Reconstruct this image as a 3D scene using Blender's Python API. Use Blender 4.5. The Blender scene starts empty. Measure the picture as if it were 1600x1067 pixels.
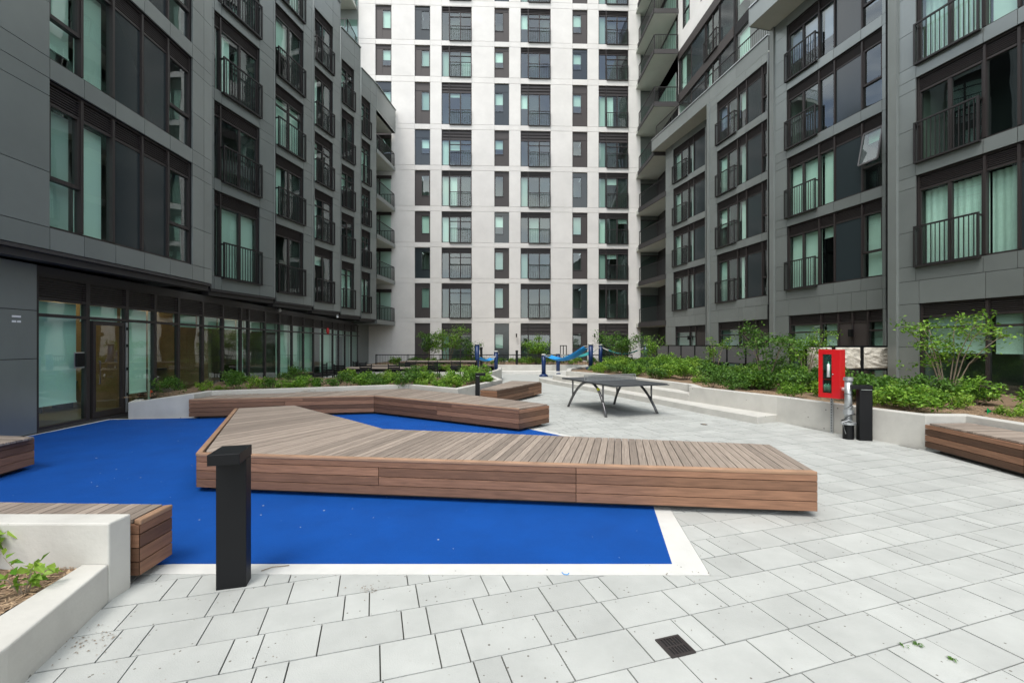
import bpy, math, random
from mathutils import Matrix, Vector, noise as mnoise
R = math.radians
sc = bpy.context.scene
C = sc.collection
random.seed(7)

# ------------------------------------------------------------------ camera, sky, sun, exposure
EYE, FOC, HOR = 1.7, 700.0, 537.0            # eye height (m), focal length and horizon of the 1600 px photograph
cam = bpy.data.objects.new('camera', bpy.data.cameras.new('camera')); C.objects.link(cam)
cam.location = (0, 0, EYE); cam.rotation_euler = (R(90), 0, 0)
cam.data.sensor_width = 36; cam.data.lens = FOC / 1600 * 36
cam.data.shift_y = (HOR - 533.5) / 1600; cam.data.clip_end = 2000; cam.data.clip_start = .05
sc.camera = cam
SUN_EL, SUN_AZ = R(62), R(205)
world = bpy.data.worlds.new('World'); sc.world = world; world.use_nodes = True
nt = world.node_tree; nt.nodes.clear()
out = nt.nodes.new('ShaderNodeOutputWorld'); bg = nt.nodes.new('ShaderNodeBackground')
sky = nt.nodes.new('ShaderNodeTexSky'); sky.sky_type = 'NISHITA'; sky.sun_disc = False
sky.sun_elevation = SUN_EL; sky.sun_rotation = SUN_AZ; sky.dust_density = 2.0; sky.air_density = 1.0
tc = nt.nodes.new('ShaderNodeTexCoord'); nz = nt.nodes.new('ShaderNodeTexNoise')
nz.inputs['Scale'].default_value = 2.2; nz.inputs['Detail'].default_value = 9; nz.inputs['Roughness'].default_value = .58
mp = nt.nodes.new('ShaderNodeMapping'); mp.inputs['Scale'].default_value = (1, 1, 2.6)
cr = nt.nodes.new('ShaderNodeValToRGB')
cr.color_ramp.elements[0].position = .40; cr.color_ramp.elements[0].color = (0.12, 0.12, 0.12, 1)
cr.color_ramp.elements[1].position = .60; cr.color_ramp.elements[1].color = (1, 1, 1, 1)
mx = nt.nodes.new('ShaderNodeMixRGB'); mx.inputs[2].default_value = (8.9, 9.05, 8.75, 1)
nt.links.new(tc.outputs['Generated'], mp.inputs[0]); nt.links.new(mp.outputs[0], nz.inputs['Vector'])
nt.links.new(nz.outputs['Fac'], cr.inputs[0]); nt.links.new(cr.outputs[0], mx.inputs[0])
nt.links.new(sky.outputs[0], mx.inputs[1]); nt.links.new(mx.outputs[0], bg.inputs[0])
bg.inputs[1].default_value = 0.13
nt.links.new(bg.outputs[0], out.inputs[0])
sl = bpy.data.lights.new('sun', 'SUN'); sl.energy = 1.1; sl.angle = R(24); sl.color = (1, .96, .9)
so = bpy.data.objects.new('sun', sl); C.objects.link(so)
sdir = Vector((math.sin(SUN_AZ) * math.cos(SUN_EL), math.cos(SUN_AZ) * math.cos(SUN_EL), math.sin(SUN_EL)))
so.rotation_euler = sdir.to_track_quat('Z', 'Y').to_euler(); so.location = (0, 0, 60)
vs = sc.view_settings
vs.view_transform = 'Standard'; vs.look = 'None'; vs.gamma = 1; vs.use_curve_mapping = False
vs.exposure = 1.0
sc.render.engine = 'CYCLES'
sc.cycles.max_bounces = 8; sc.cycles.transparent_max_bounces = 12; sc.cycles.glossy_bounces = 3
sc.cycles.caustics_reflective = False; sc.cycles.caustics_refractive = False

# ------------------------------------------------------------------ materials
def mat(name, col, rough=.6, metal=0, spec=.5, var=0, scale=6, bump=0, bscale=40, island=0, objvar=0, uvgrain=False, coat=0):
    m = bpy.data.materials.new(name); m.use_nodes = True
    n = m.node_tree.nodes; l = m.node_tree.links; b = n['Principled BSDF']
    b.inputs['Base Color'].default_value = (*col, 1); b.inputs['Roughness'].default_value = rough
    b.inputs['Metallic'].default_value = metal; b.inputs['Specular IOR Level'].default_value = spec
    b.inputs['Coat Weight'].default_value = coat
    src = None
    tcn = n.new('ShaderNodeTexCoord'); geo = n.new('ShaderNodeNewGeometry')
    def scaled(sock_val, amount, prev):
        """multiply colour by 1-amount .. 1+amount"""
        mr = n.new('ShaderNodeMapRange'); mr.inputs['To Min'].default_value = 1 - amount; mr.inputs['To Max'].default_value = 1 + amount
        l.new(sock_val, mr.inputs['Value'])
        mm = n.new('ShaderNodeVectorMath'); mm.operation = 'SCALE'
        if prev is None: mm.inputs[0].default_value = col
        else: l.new(prev, mm.inputs[0])
        l.new(mr.outputs[0], mm.inputs['Scale']); return mm.outputs[0]
    if var:
        t = n.new('ShaderNodeTexNoise'); t.inputs['Scale'].default_value = scale; t.inputs['Detail'].default_value = 8; t.inputs['Roughness'].default_value = .62
        l.new(geo.outputs['Position'], t.inputs['Vector']); src = scaled(t.outputs['Fac'], var * 2, src)
    if island: src = scaled(geo.outputs['Random Per Island'], island, src)
    if objvar:
        oi = n.new('ShaderNodeObjectInfo'); src = scaled(oi.outputs['Random'], objvar, src)
    if uvgrain:
        mpn = n.new('ShaderNodeMapping'); mpn.inputs['Scale'].default_value = (3, 42, 1)
        oi = n.new('ShaderNodeObjectInfo'); ad = n.new('ShaderNodeVectorMath'); ad.operation = 'ADD'
        sc2 = n.new('ShaderNodeVectorMath'); sc2.operation = 'SCALE'; sc2.inputs[0].default_value = (1, 1, 1); 
        mul = n.new('ShaderNodeMath'); mul.operation = 'MULTIPLY'; mul.inputs[1].default_value = 37
        l.new(oi.outputs['Random'], mul.inputs[0]); l.new(mul.outputs[0], sc2.inputs['Scale'])
        l.new(tcn.outputs['UV'], ad.inputs[0]); l.new(sc2.outputs[0], ad.inputs[1]); l.new(ad.outputs[0], mpn.inputs[0])
        t = n.new('ShaderNodeTexNoise'); t.inputs['Scale'].default_value = 1.3; t.inputs['Detail'].default_value = 7; t.inputs['Distortion'].default_value = .6
        l.new(mpn.outputs[0], t.inputs['Vector']); src = scaled(t.outputs['Fac'], .55, src)
        bp = n.new('ShaderNodeBump'); bp.inputs['Strength'].default_value = .25; bp.inputs['Distance'].default_value = .004
        l.new(t.outputs['Fac'], bp.inputs['Height']); l.new(bp.outputs[0], b.inputs['Normal'])
    if src is not None: l.new(src, b.inputs['Base Color'])
    if bump:
        t = n.new('ShaderNodeTexNoise'); t.inputs['Scale'].default_value = bscale; t.inputs['Detail'].default_value = 6
        l.new(geo.outputs['Position'], t.inputs['Vector'])
        bp = n.new('ShaderNodeBump'); bp.inputs['Strength'].default_value = bump; bp.inputs['Distance'].default_value = .01
        l.new(t.outputs['Fac'], bp.inputs['Height']); l.new(bp.outputs[0], b.inputs['Normal'])
    return m
def speckle(m, thr, scale, dark, size=.5):
    """small pits and specks of dirt lying on a surface"""
    n = m.node_tree.nodes; l = m.node_tree.links; b = n['Principled BSDF']
    src = b.inputs['Base Color'].links[0].from_socket
    geo = n.new('ShaderNodeNewGeometry'); v = n.new('ShaderNodeTexVoronoi'); v.inputs['Scale'].default_value = scale
    l.new(geo.outputs['Position'], v.inputs['Vector'])
    t = n.new('ShaderNodeTexNoise'); t.inputs['Scale'].default_value = scale * .12; l.new(geo.outputs['Position'], t.inputs['Vector'])
    mm = n.new('ShaderNodeMath'); mm.operation = 'MULTIPLY'; l.new(t.outputs['Fac'], mm.inputs[0]); mm.inputs[1].default_value = thr * 2
    ls = n.new('ShaderNodeMath'); ls.operation = 'LESS_THAN'; l.new(v.outputs['Distance'], ls.inputs[0]); l.new(mm.outputs[0], ls.inputs[1])
    w = n.new('ShaderNodeTexWhiteNoise'); l.new(v.outputs['Position'], w.inputs['Vector'])
    gt = n.new('ShaderNodeMath'); gt.operation = 'GREATER_THAN'; l.new(w.outputs['Value'], gt.inputs[0]); gt.inputs[1].default_value = size
    an = n.new('ShaderNodeMath'); an.operation = 'MULTIPLY'; l.new(ls.outputs[0], an.inputs[0]); l.new(gt.outputs[0], an.inputs[1])
    x = n.new('ShaderNodeMixRGB'); l.new(an.outputs[0], x.inputs[0]); l.new(src, x.inputs[1]); x.inputs[2].default_value = (*dark, 1)
    l.new(x.outputs[0], b.inputs['Base Color'])
def glassmat(name, tint, ior=1.75, rough=.0):
    m = bpy.data.materials.new(name); m.use_nodes = True
    n = m.node_tree.nodes; l = m.node_tree.links; n.clear()
    o = n.new('ShaderNodeOutputMaterial'); mixs = n.new('ShaderNodeMixShader'); tr = n.new('ShaderNodeBsdfTransparent')
    gl = n.new('ShaderNodeBsdfGlossy'); lw = n.new('ShaderNodeLayerWeight'); lw.inputs[0].default_value = .5
    pw = n.new('ShaderNodeMath'); pw.operation = 'POWER'; pw.inputs[1].default_value = 4.2; l.new(lw.outputs['Facing'], pw.inputs[0])
    f0 = ((ior-1)/(ior+1))**2*1.9
    fr = n.new('ShaderNodeMath'); fr.operation = 'MULTIPLY_ADD'; l.new(pw.outputs[0], fr.inputs[0]); fr.inputs[1].default_value = 1-f0; fr.inputs[2].default_value = f0
    tr.inputs[0].default_value = (*tint, 1); gl.inputs['Roughness'].default_value = rough; gl.inputs[0].default_value = (.9, .97, 1, 1)
    geo = n.new('ShaderNodeNewGeometry'); t = n.new('ShaderNodeTexNoise'); t.inputs['Scale'].default_value = .9; t.inputs['Detail'].default_value = 1
    l.new(geo.outputs['Position'], t.inputs['Vector'])
    bp = n.new('ShaderNodeBump'); bp.inputs['Strength'].default_value = .12; bp.inputs['Distance'].default_value = .03
    l.new(t.outputs['Fac'], bp.inputs['Height']); l.new(bp.outputs[0], gl.inputs['Normal'])
    l.new(fr.outputs[0], mixs.inputs[0]); l.new(tr.outputs[0], mixs.inputs[1]); l.new(gl.outputs[0], mixs.inputs[2])
    l.new(mixs.outputs[0], o.inputs[0]); return m
def leafmat(name, c1, c2):
    m = bpy.data.materials.new(name); m.use_nodes = True
    n = m.node_tree.nodes; l = m.node_tree.links; b = n['Principled BSDF']; o = n['Material Output']
    geo = n.new('ShaderNodeNewGeometry'); rp = n.new('ShaderNodeValToRGB')
    rp.color_ramp.elements[0].color = (*c1, 1); rp.color_ramp.elements[1].color = (*c2, 1)
    l.new(geo.outputs['Random Per Island'], rp.inputs[0]); l.new(rp.outputs[0], b.inputs['Base Color'])
    b.inputs['Roughness'].default_value = .5; b.inputs['Specular IOR Level'].default_value = .35
    t = n.new('ShaderNodeBsdfTranslucent'); l.new(rp.outputs[0], t.inputs[0])
    mx = n.new('ShaderNodeMixShader'); mx.inputs[0].default_value = .3
    l.new(b.outputs[0], mx.inputs[1]); l.new(t.outputs[0], mx.inputs[2]); l.new(mx.outputs[0], o.inputs[0]); return m

M = dict(
 clad=mat('grey_metal_cladding', (.25, .275, .266), .30, metal=.42, var=.08, scale=1.1, spec=.7, objvar=.06),
 joint=mat('dark_joint', (.008, .008, .009), .8),
 frame=mat('brown_window_metal', (.034, .028, .027), .42, spec=.4),
 louvre=mat('brown_louvre_metal', (.055, .047, .046), .5),
 spandrel=mat('dark_spandrel_glass', (.026, .036, .040), .14, spec=.7, objvar=.12),
 brownpanel=mat('brown_panel', (.05, .042, .04), .5, objvar=.08),
 screen=mat('insect_screen', (.035, .034, .034), .7),
 blind=mat('pale_roller_blind', (.82, .85, .81), .8, objvar=.2),
 blindgrey=mat('grey_roller_blind', (.42, .46, .44), .8, objvar=.15),
 curtain=mat('sheer_curtain', (.82, .85, .82), .8, var=.08, scale=12, objvar=.1),
 lilac=mat('lilac_blind', (.50, .42, .66), .8),
 room=mat('room_wall', (.22, .22, .2), .9, objvar=.4),
 lobby=mat('lobby_wood_wall', (.30, .19, .12), .6, var=.3, scale=2.5),
 lobbyfloor=mat('lobby_floor', (.22, .19, .15), .4),
 white=mat('white_precast_panel', (.75, .735, .705), .75, var=.08, scale=.8, bump=.08, bscale=30, objvar=.02),
 soffit=mat('pale_soffit', (.55, .57, .52), .8, var=.05, scale=2),
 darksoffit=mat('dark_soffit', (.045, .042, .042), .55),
 concrete=mat('cast_concrete', (.54, .53, .49), .82, var=.13, scale=2.2, bump=.25, bscale=35),
 concretetop=mat('concrete_copings', (.66, .65, .61), .8, var=.08, scale=5, bump=.2, bscale=50),
 paver=mat('pale_paver', (.425, .438, .418), .85, var=.12, scale=2.4, bump=.25, bscale=120, objvar=.07),
 paverfar=mat('pale_paver_far', (.425, .438, .418), .85, var=.12, scale=2.4, bump=.25, bscale=120, island=.07),
 sand=mat('dark_joint_sand', (.05, .05, .042), .95, var=.3, scale=20),
 rubber=mat('blue_rubber_surface', (.0, .074, .36), .85, var=.15, scale=1.6, bump=.9, bscale=260, spec=.25),
 kerb=mat('white_concrete_border', (.60, .60, .57), .85, var=.07, scale=5, bump=.2, bscale=90),
 woodtop=mat('weathered_deck_board', (.285, .235, .195), .72, uvgrain=True, objvar=.25, spec=.3),
 woodside=mat('red_brown_side_board', (.19, .10, .06), .6, uvgrain=True, objvar=.55, spec=.35),
 nosing=mat('tan_nosing_board', (.33, .20, .125), .6, uvgrain=True, objvar=.12, spec=.35),
 plinth=mat('dark_plinth', (.07, .065, .06), .8),
 black=mat('black_powder_coat', (.0045, .005, .006), .5, spec=.3),
 tabletop=mat('slate_table_top', (.045, .05, .056), .45, var=.1, scale=8),
 galv=mat('galvanised_steel', (.46, .48, .49), .4, metal=.7, var=.15, scale=18),
 steel=mat('brushed_steel', (.15, .15, .155), .38, metal=.85),
 red=mat('red_enamel', (.62, .008, .012), .35, coat=.3),
 navy=mat('navy_post_paint', (.006, .03, .12), .35),
 sling=mat('bright_blue_fabric', (.01, .30, .75), .6),
 teal=mat('teal_fabric', (.02, .25, .25), .6),
 rope=mat('pale_rope', (.5, .5, .47), .8),
 mulch=mat('bark_mulch', (.23, .155, .095), .95, var=.42, scale=28, bump=1, bscale=70),
 chip=mat('wood_chips', (.38, .27, .17), .9, island=.5),
 bark=mat('pale_bark', (.24, .19, .14), .8, var=.2, scale=30),
 rail=mat('dark_railing_metal', (.02, .018, .018), .45),
 stone=mat('cream_split_stone', (.66, .63, .55), .85, var=.25, scale=9, bump=1, bscale=7),
 greypanel=mat('grey_privacy_panel', (.12, .12, .125), .5),
 paint=mat('white_paint', (.8, .8, .8), .6),
 green=mat('green_plastic_flag', (.0, .42, .10), .5),
 yellow=mat('yellow_sticker', (.55, .6, .02), .5),
 orange=mat('orange_flag', (.75, .12, .06), .6),
 warm=mat('amber_wall', (.32, .22, .06), .8),
 glass=glassmat('green_tinted_glass', (.75, .945, .87), 1.68),
 glassstore=glassmat('shopfront_glass', (.74, .99, .88), 1.6),
 leafA=leafmat('leaf_bright', (.055, .16, .014), (.27, .47, .055)),
 leafB=leafmat('leaf_deep', (.03, .09, .014), (.14, .29, .04)),
 leafC=leafmat('leaf_fresh', (.08, .21, .015), (.34, .50, .07)),
)
speckle(M['paver'], .12, 22, (.16, .15, .13), .72); speckle(M['paverfar'], .12, 22, (.16, .15, .13), .72)
speckle(M['concrete'], .10, 9, (.2, .19, .17), .86); speckle(M['kerb'], .1, 16, (.25, .24, .22), .8)
speckle(M['rubber'], .09, 9, (.42, .45, .5), .94)

# ------------------------------------------------------------------ mesh helpers
class MB:
    def __init__(s): s.v = []; s.f = []; s.uv = {}; s.mi = []
    def face(s, idx, mi=0): s.f.append(idx); s.mi.append(mi)
    def box(s, x0, x1, y0, y1, z0, z1, mi=0):
        b = len(s.v)
        s.v += [(x0,y0,z0),(x1,y0,z0),(x1,y1,z0),(x0,y1,z0),(x0,y0,z1),(x1,y0,z1),(x1,y1,z1),(x0,y1,z1)]
        for q in ((0,3,2,1),(4,5,6,7),(0,1,5,4),(1,2,6,5),(2,3,7,6),(3,0,4,7)): s.face([b+i for i in q], mi)
    def prism(s, pts, z0, z1, mi=0, mtop=None, ztop=None):
        """vertical prism over a ccw polygon; ztop may give a height per vertex"""
        a = sum(pts[i][0]*pts[(i+1)%len(pts)][1]-pts[(i+1)%len(pts)][0]*pts[i][1] for i in range(len(pts)))
        zt = list(ztop) if ztop else [z1]*len(pts)
        if a < 0: pts = pts[::-1]; zt = zt[::-1]
        b = len(s.v); n = len(pts)
        s.v += [(p[0],p[1],z0) for p in pts] + [(p[0],p[1],zt[i]) for i,p in enumerate(pts)]
        s.face([b+i for i in range(n)][::-1], mi); s.face([b+n+i for i in range(n)], mi if mtop is None else mtop)
        for i in range(n): s.face([b+i, b+(i+1)%n, b+n+(i+1)%n, b+n+i], mi)
    def bar(s, p, q, w, h=None, mi=0):
        """square bar between two points"""
        p, q = Vector(p), Vector(q); h = w if h is None else h
        d = (q-p).normalized(); a = d.cross(Vector((0,0,1)))
        if a.length < 1e-3: a = Vector((1,0,0))
        a.normalize(); c = d.cross(a).normalized(); b = len(s.v)
        for o in (p, q):
            for i, j in ((-1,-1),(1,-1),(1,1),(-1,1)): s.v.append(tuple(o + a*(i*w/2) + c*(j*h/2)))
        for q4 in ((0,1,2,3),(7,6,5,4),(0,4,5,1),(1,5,6,2),(2,6,7,3),(3,7,4,0)): s.face([b+i for i in q4], mi)
    def tube(s, pts, rad, n=8, mi=0, cap=True):
        pts = [Vector(p) for p in pts]; rr = rad if isinstance(rad, (list, tuple)) else [rad]*len(pts)
        b = len(s.v)
        ref = Vector((0,0,1))
        for k, p in enumerate(pts):
            d = (pts[min(k+1,len(pts)-1)] - pts[max(k-1,0)]).normalized()
            a = d.cross(ref)
            if a.length < .05: a = d.cross(Vector((0,1,0)))
            a.normalize(); c = d.cross(a).normalized()
            for i in range(n):
                t = 2*math.pi*i/n; s.v.append(tuple(p + (a*math.cos(t)+c*math.sin(t))*rr[k]))
        for k in range(len(pts)-1):
            for i in range(n):
                s.face([b+k*n+i, b+(k+1)*n+i, b+(k+1)*n+(i+1)%n, b+k*n+(i+1)%n], mi)
        if cap:
            s.face([b+i for i in range(n)], mi); s.face([b+(len(pts)-1)*n+i for i in range(n)][::-1], mi)
    def build(s, name, m, parent=None, mtx=None, smooth=False, bevel=0):
        me = bpy.data.meshes.new(name); me.from_pydata(s.v, [], s.f)
        for x in (m if isinstance(m, (list, tuple)) else [m]): me.materials.append(M[x])
        if any(s.mi): me.polygons.foreach_set('material_index', s.mi)
        if s.uv:
            ul = me.uv_layers.new(name='UVMap')
            for li, lp in enumerate(me.loops): ul.data[li].uv = s.uv[lp.vertex_index]
        if smooth: me.polygons.foreach_set('use_smooth', [True]*len(me.polygons))
        me.update()
        return link(name, me, parent, mtx, bevel)
def link(name, me, parent=None, mtx=None, bevel=0):
    o = bpy.data.objects.new(name, me); C.objects.link(o)
    if parent is not None: o.parent = parent
    if mtx is not None: o.matrix_basis = mtx
    if bevel:
        b = o.modifiers.new('bevel', 'BEVEL'); b.width = bevel; b.segments = 2; b.limit_method = 'ANGLE'
    return o
def tag(o, label=None, cat=None, group=None, kind=None):
    if label: o['label'] = label
    if cat: o['category'] = cat
    if group: o['group'] = group
    if kind: o['kind'] = kind
    return o
def empty(name, loc=(0,0,0), rz=0, **k):
    o = bpy.data.objects.new(name, None); C.objects.link(o); o.location = loc; o.rotation_euler = (0,0,rz); o.empty_display_size = .2
    return tag(o, **k)
def copy_tree(o, parent=None):
    c = o.copy(); C.objects.link(c); c.parent = parent
    for ch in list(o.children): copy_tree(ch, c)
    return c
def G(px, py, z=0.):
    d = FOC*(EYE-z)/(py-HOR); return ((px-800)/FOC*d, d)
def poly_sheet(name, pts, z, m, parent=None):
    mb = MB(); mb.prism(pts, z-.05, z); return mb.build(name, m, parent)

# ------------------------------------------------------------------ facade sections
class Sec:
    """vertical wall plane p0->p1, outward side on the left of that direction"""
    def __init__(s, p0, p1):
        s.p0 = Vector((p0[0], p0[1])); s.p1 = Vector((p1[0], p1[1])); d = s.p1-s.p0; s.L = d.length; s.u = d/s.L
        s.n = Vector((-s.u.y, s.u.x))
    def at(s, px):
        k = (px-800)/FOC; # x = k*y
        return (k*s.p0.y - s.p0.x)/(s.u.x - k*s.u.y)
    def mtx(s, u=0, z=0, v=0):
        o = s.p0 + s.u*u + s.n*v
        m = Matrix(((s.u.x, s.n.x, 0, o.x),(s.u.y, s.n.y, 0, o.y),(0,0,1,z),(0,0,0,1))); return m
    def pt(s, u, v=0):
        o = s.p0 + s.u*u + s.n*v; return (o.x, o.y)
def from_scale(px, ppm): d = FOC/ppm; return ((px-800)/FOC*d, d)

rw = random.Random(11)
def window(sec, parent, items, z0, z1, louv=.35, juliet=None, recess=.10, fin='frame', trans=None, detail=2, brown=False):
    """items: list of (ua, ub, kind, cover). z0..z1 is the opening. One mesh object (the frame) with sub-parts."""
    ua, ub = min(i[0] for i in items), max(i[1] for i in items)
    items = sorted(items)
    W, Hh = ub-ua, z1-z0; mt = sec.mtx(ua, z0)
    y0, y1 = -recess-.07, -recess+.03; t = .028
    fr = MB()
    fr.box(0, W, y0, y1, 0, .05); fr.box(0, W, y0, y1, Hh-.045, Hh)
    fr.box(0, .045, y0, y1+.004, .05, Hh-.045); fr.box(W-.045, W, y0, y1+.004, .05, Hh-.045)
    for it in items[1:]:
        c = it[0]-ua; fr.box(c-t, c+t, y0, y1+.03, .05, Hh-.045)
    zt = Hh-.045-louv
    if louv > 0: fr.box(.045, W-.045, y0, y1, zt-.04, zt)
    zg = zt-.04 if louv > 0 else Hh-.045
    for it in items:
        a, b, k = it[0]-ua+t, it[1]-ua-t, it[2]
        if k == 'oper':
            zr = .05+(zg-.05)*.40; fr.box(a, b, y0, y1+.012, zr-.035, zr+.035)
            fr.box(a, a+.05, y0, y1+.01, zr+.035, zg); fr.box(b-.05, b, y0, y1+.01, zr+.035, zg)
        if k == 'door':
            c = (a+b)/2; fr.box(c-.045, c+.045, y0, y1-.01, .05, zg); fr.box(a, a+.05, y0, y1-.01, .05, zg); fr.box(b-.05, b, y0, y1-.01, .05, zg)
            if len(it) > 4 and it[4] == 'tr': fr.box(a, b, y0, y1, zg-.36, zg-.31)
        if trans and k in ('glass', 'dooring'): fr.box(a, b, y0, y1+.01, trans-z0-.03, trans-z0+.03)
    w = fr.build('window', fin, parent, mt)
    # louvre strip
    if louv > 0:
        lv = MB(); ns = max(3, int(louv/.05)) if detail > 1 else 3
        for it in items:
            a, b = it[0]-ua+t, it[1]-ua-t
            lv.box(a, b, y0, y0+.02, zt, Hh-.045)
            for i in range(ns):
                z = zt+.01+(louv-.02)*i/ns; lv.box(a, b, y0+.02, y1-.012, z, z+.012)
        lv.build('louvre', 'louvre', w)
    # panes and what is behind
    room = MB(); has = False
    for it in items:
        a, b, k = it[0]-ua+t, it[1]-ua-t, it[2]; cov = it[3] if len(it) > 3 else None
        if cov is None: cov = rw.choice(['full', 'full', 'half', 'dark', 'grey', 'dark'])
        if k == 'span':
            m = MB(); m.box(a, b, y0+.01, y1-.02, .05, zg); m.build('spandrel_panel', 'brownpanel' if brown else 'spandrel', w); continue
        has = True; gm = 'glassstore' if detail == 3 else 'glass'
        parts = [(a, b, .05, zg)]
        if k == 'oper': parts = [(a, b, .05, .05+(zg-.05)*.40-.035), (a+.05, b-.05, .05+(zg-.05)*.40+.035, zg)]
        if k == 'door':
            c = (a+b)/2; parts = [(a+.05, c-.045, .05, zg), (c+.045, b-.05, .05, zg)]
        if trans and k in ('glass', 'dooring'): parts = [(a, b, .05, trans-z0-.03), (a, b, trans-z0+.03, zg)]
        for q, (pa, pb, pz0, pz1) in enumerate(parts):
            m = MB(); yg = y0+.057
            m.v = [(pa, yg, pz0), (pa, yg, pz1), (pb, yg, pz1), (pb, yg, pz0)]; m.face([0, 1, 2, 3]); m.build('pane', gm, w)
        # dark screen on one leaf of the door
        if k == 'door':
            c = (a+b)/2; sd = it[5] if len(it) > 5 else (1 if rw.random() < .5 else 0)
            if sd >= 0:
                x0, x1 = ((a+.05, c-.045), (c+.045, b-.05))[sd]
                m = MB(); m.box(x0, x1, y0-.03, y0-.026, .05, zg); m.build('insect_screen', 'screen', w) if cov != 'full' else None
        if cov in ('full', 'half', 'grey', 'lilac', 'low', 'third', 'top'):
            zb = {'top': .05+Hh*.70, 'full': .07, 'grey': .07, 'half': .05+Hh*.42, 'lilac': .05+Hh*.3, 'low': .05+Hh*.12, 'third': .05+Hh*.66}[cov]
            m = MB(); m.box(a+.02, b-.03, y0-.10, y0-.095, zb, zg); m.box(a+.02, b-.03, y0-.115, y0-.08, zb, zb+.03)
            m.build('roller_blind', {'grey': 'blindgrey', 'lilac': 'lilac'}.get(cov, 'blind'), w)
        if cov == 'curtain':
            m = MB(); n = max(6, int((b-a)/.05)); bb = 0
            for i in range(n+1):
                x = a+(b-a)*i/n; yy = y0-.13+.03*math.sin(i*2.1)+.012*math.sin(i*5.3)
                m.v += [(x, yy, .08), (x, yy, zg)]
            for i in range(n): m.face([2*i, 2*i+2, 2*i+3, 2*i+1])
            m.build('curtain', 'curtain', w, smooth=True)
        if cov == 'side':
            m = MB(); m.box(b-(b-a)*.34, b-.02, y0-.12, y0-.09, .06, zg); m.build('curtain', 'curtain', w)
    if has and detail != 3:
        dp = 1.6; yb = y0-.2
        for q in (((0,W),(yb-dp,yb-dp+.02),(0,Hh)), ((-.02,0),(yb-dp,y0),(0,Hh)), ((W,W+.02),(yb-dp,y0),(0,Hh)), ((0,W),(yb-dp,y0),(-.02,0)), ((0,W),(yb-dp,y0),(Hh,Hh+.02))):
            room.box(q[0][0], q[0][1], q[1][0], q[1][1], q[2][0], q[2][1])
        # a little furniture so that the rooms do not read as empty boxes
        fx = rw.uniform(.1, max(.12, W-.8)); room.box(fx, min(fx+.7, W-.02), yb-dp+.1, yb-dp+.6, .01, rw.uniform(.5, 1.0))
        room.build('room', 'room', w)
    if juliet:
        ja, jb = juliet[0]-ua, juliet[1]-ua; hr = 1.12; v = .11
        r = MB(); zb = -.05
        r.box(ja, jb, y1, v, zb, zb+.045); r.box(ja, jb, v-.045, v, hr-.045, hr)
        for x in (ja, jb-.045): r.box(x, x+.045, v-.045, v, zb+.045, hr-.045); r.box(x, x+.045, y1, v-.045, hr-.09, hr-.045)
        n = int((jb-ja)/(.105 if detail > 1 else .14))
        for i in range(1, n):
            x = ja+(jb-ja)*i/n; r.box(x-.009, x+.009, v-.032, v-.014, zb+.045, hr-.045)
        r.build('balcony_railing', 'rail', w)
    return w

def cladding(sec, parent, ub, zb, holes, m='clad', gap=.012, th=.035, name='cladding_panel', u_extra=None):
    """grid of panels over breaks ub x zb, leaving holes [(ua,ub,za,zb)]; a dark backing sits behind"""
    def inside(u, z): return any(a < u < b and c < z < d for a, b, c, d in holes)
    mesh_cache = {}
    for j in range(len(zb)-1):
        zc = (zb[j]+zb[j+1])/2; i = 0
        us = ub(zc) if callable(ub) else ub
        for i in range(len(us)-1):
            uc = (us[i]+us[i+1])/2
            if inside(uc, zc): continue
            w, h = us[i+1]-us[i], zb[j+1]-zb[j]
            if w < .05 or h < .05: continue
            key = (round(w, 3), round(h, 3))
            if key not in mesh_cache:
                b = MB(); b.box(gap/2, w-gap/2, -th, 0, gap/2, h-gap/2)
                o = b.build(name, m, parent, sec.mtx(us[i], zb[j])); mesh_cache[key] = o.data
            else: link(name, mesh_cache[key], parent, sec.mtx(us[i], zb[j]))
def backing(sec, parent, z0, z1, holes, u0=0, u1=None, m='joint', th=.3, name='wall'):
    """solid wall behind the panels with real openings"""
    u1 = sec.L if u1 is None else u1
    us = sorted({u0, u1} | {h[0] for h in holes} | {h[1] for h in holes}); us = [u for u in us if u0-1e-6 <= u <= u1+1e-6]
    zs = sorted({z0, z1} | {h[2] for h in holes} | {h[3] for h in holes}); zs = [z for z in zs if z0-1e-6 <= z <= z1+1e-6]
    b = MB()
    for j in range(len(zs)-1):
        run = None
        for i in range(len(us)):
            ins = i == len(us)-1 or any(h[0]-1e-6 < (us[i]+us[i+1])/2 < h[1]+1e-6 and h[2] < (zs[j]+zs[j+1])/2 < h[3] for h in holes)
            if not ins and run is None: run = us[i]
            if ins and run is not None:
                b.box(run, us[i], -th, -.04, zs[j], zs[j+1]); run = None
    return b.build(name, m, parent, sec.mtx())

HD = {2: 6.5, 3: 9.3, 4: 12.1, 5: 15.3, 6: 18.15}
SL = {2: 3.8, 3: 6.87, 4: 9.68, 5: 12.47, 6: 15.68}
ROOF = 19.9
# ================================================================== GROUND
gr = MB(); gr.box(-300, 300, -300, 300, -.5, -.06); tag(gr.build('ground', 'sand'), kind='structure')
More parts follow.
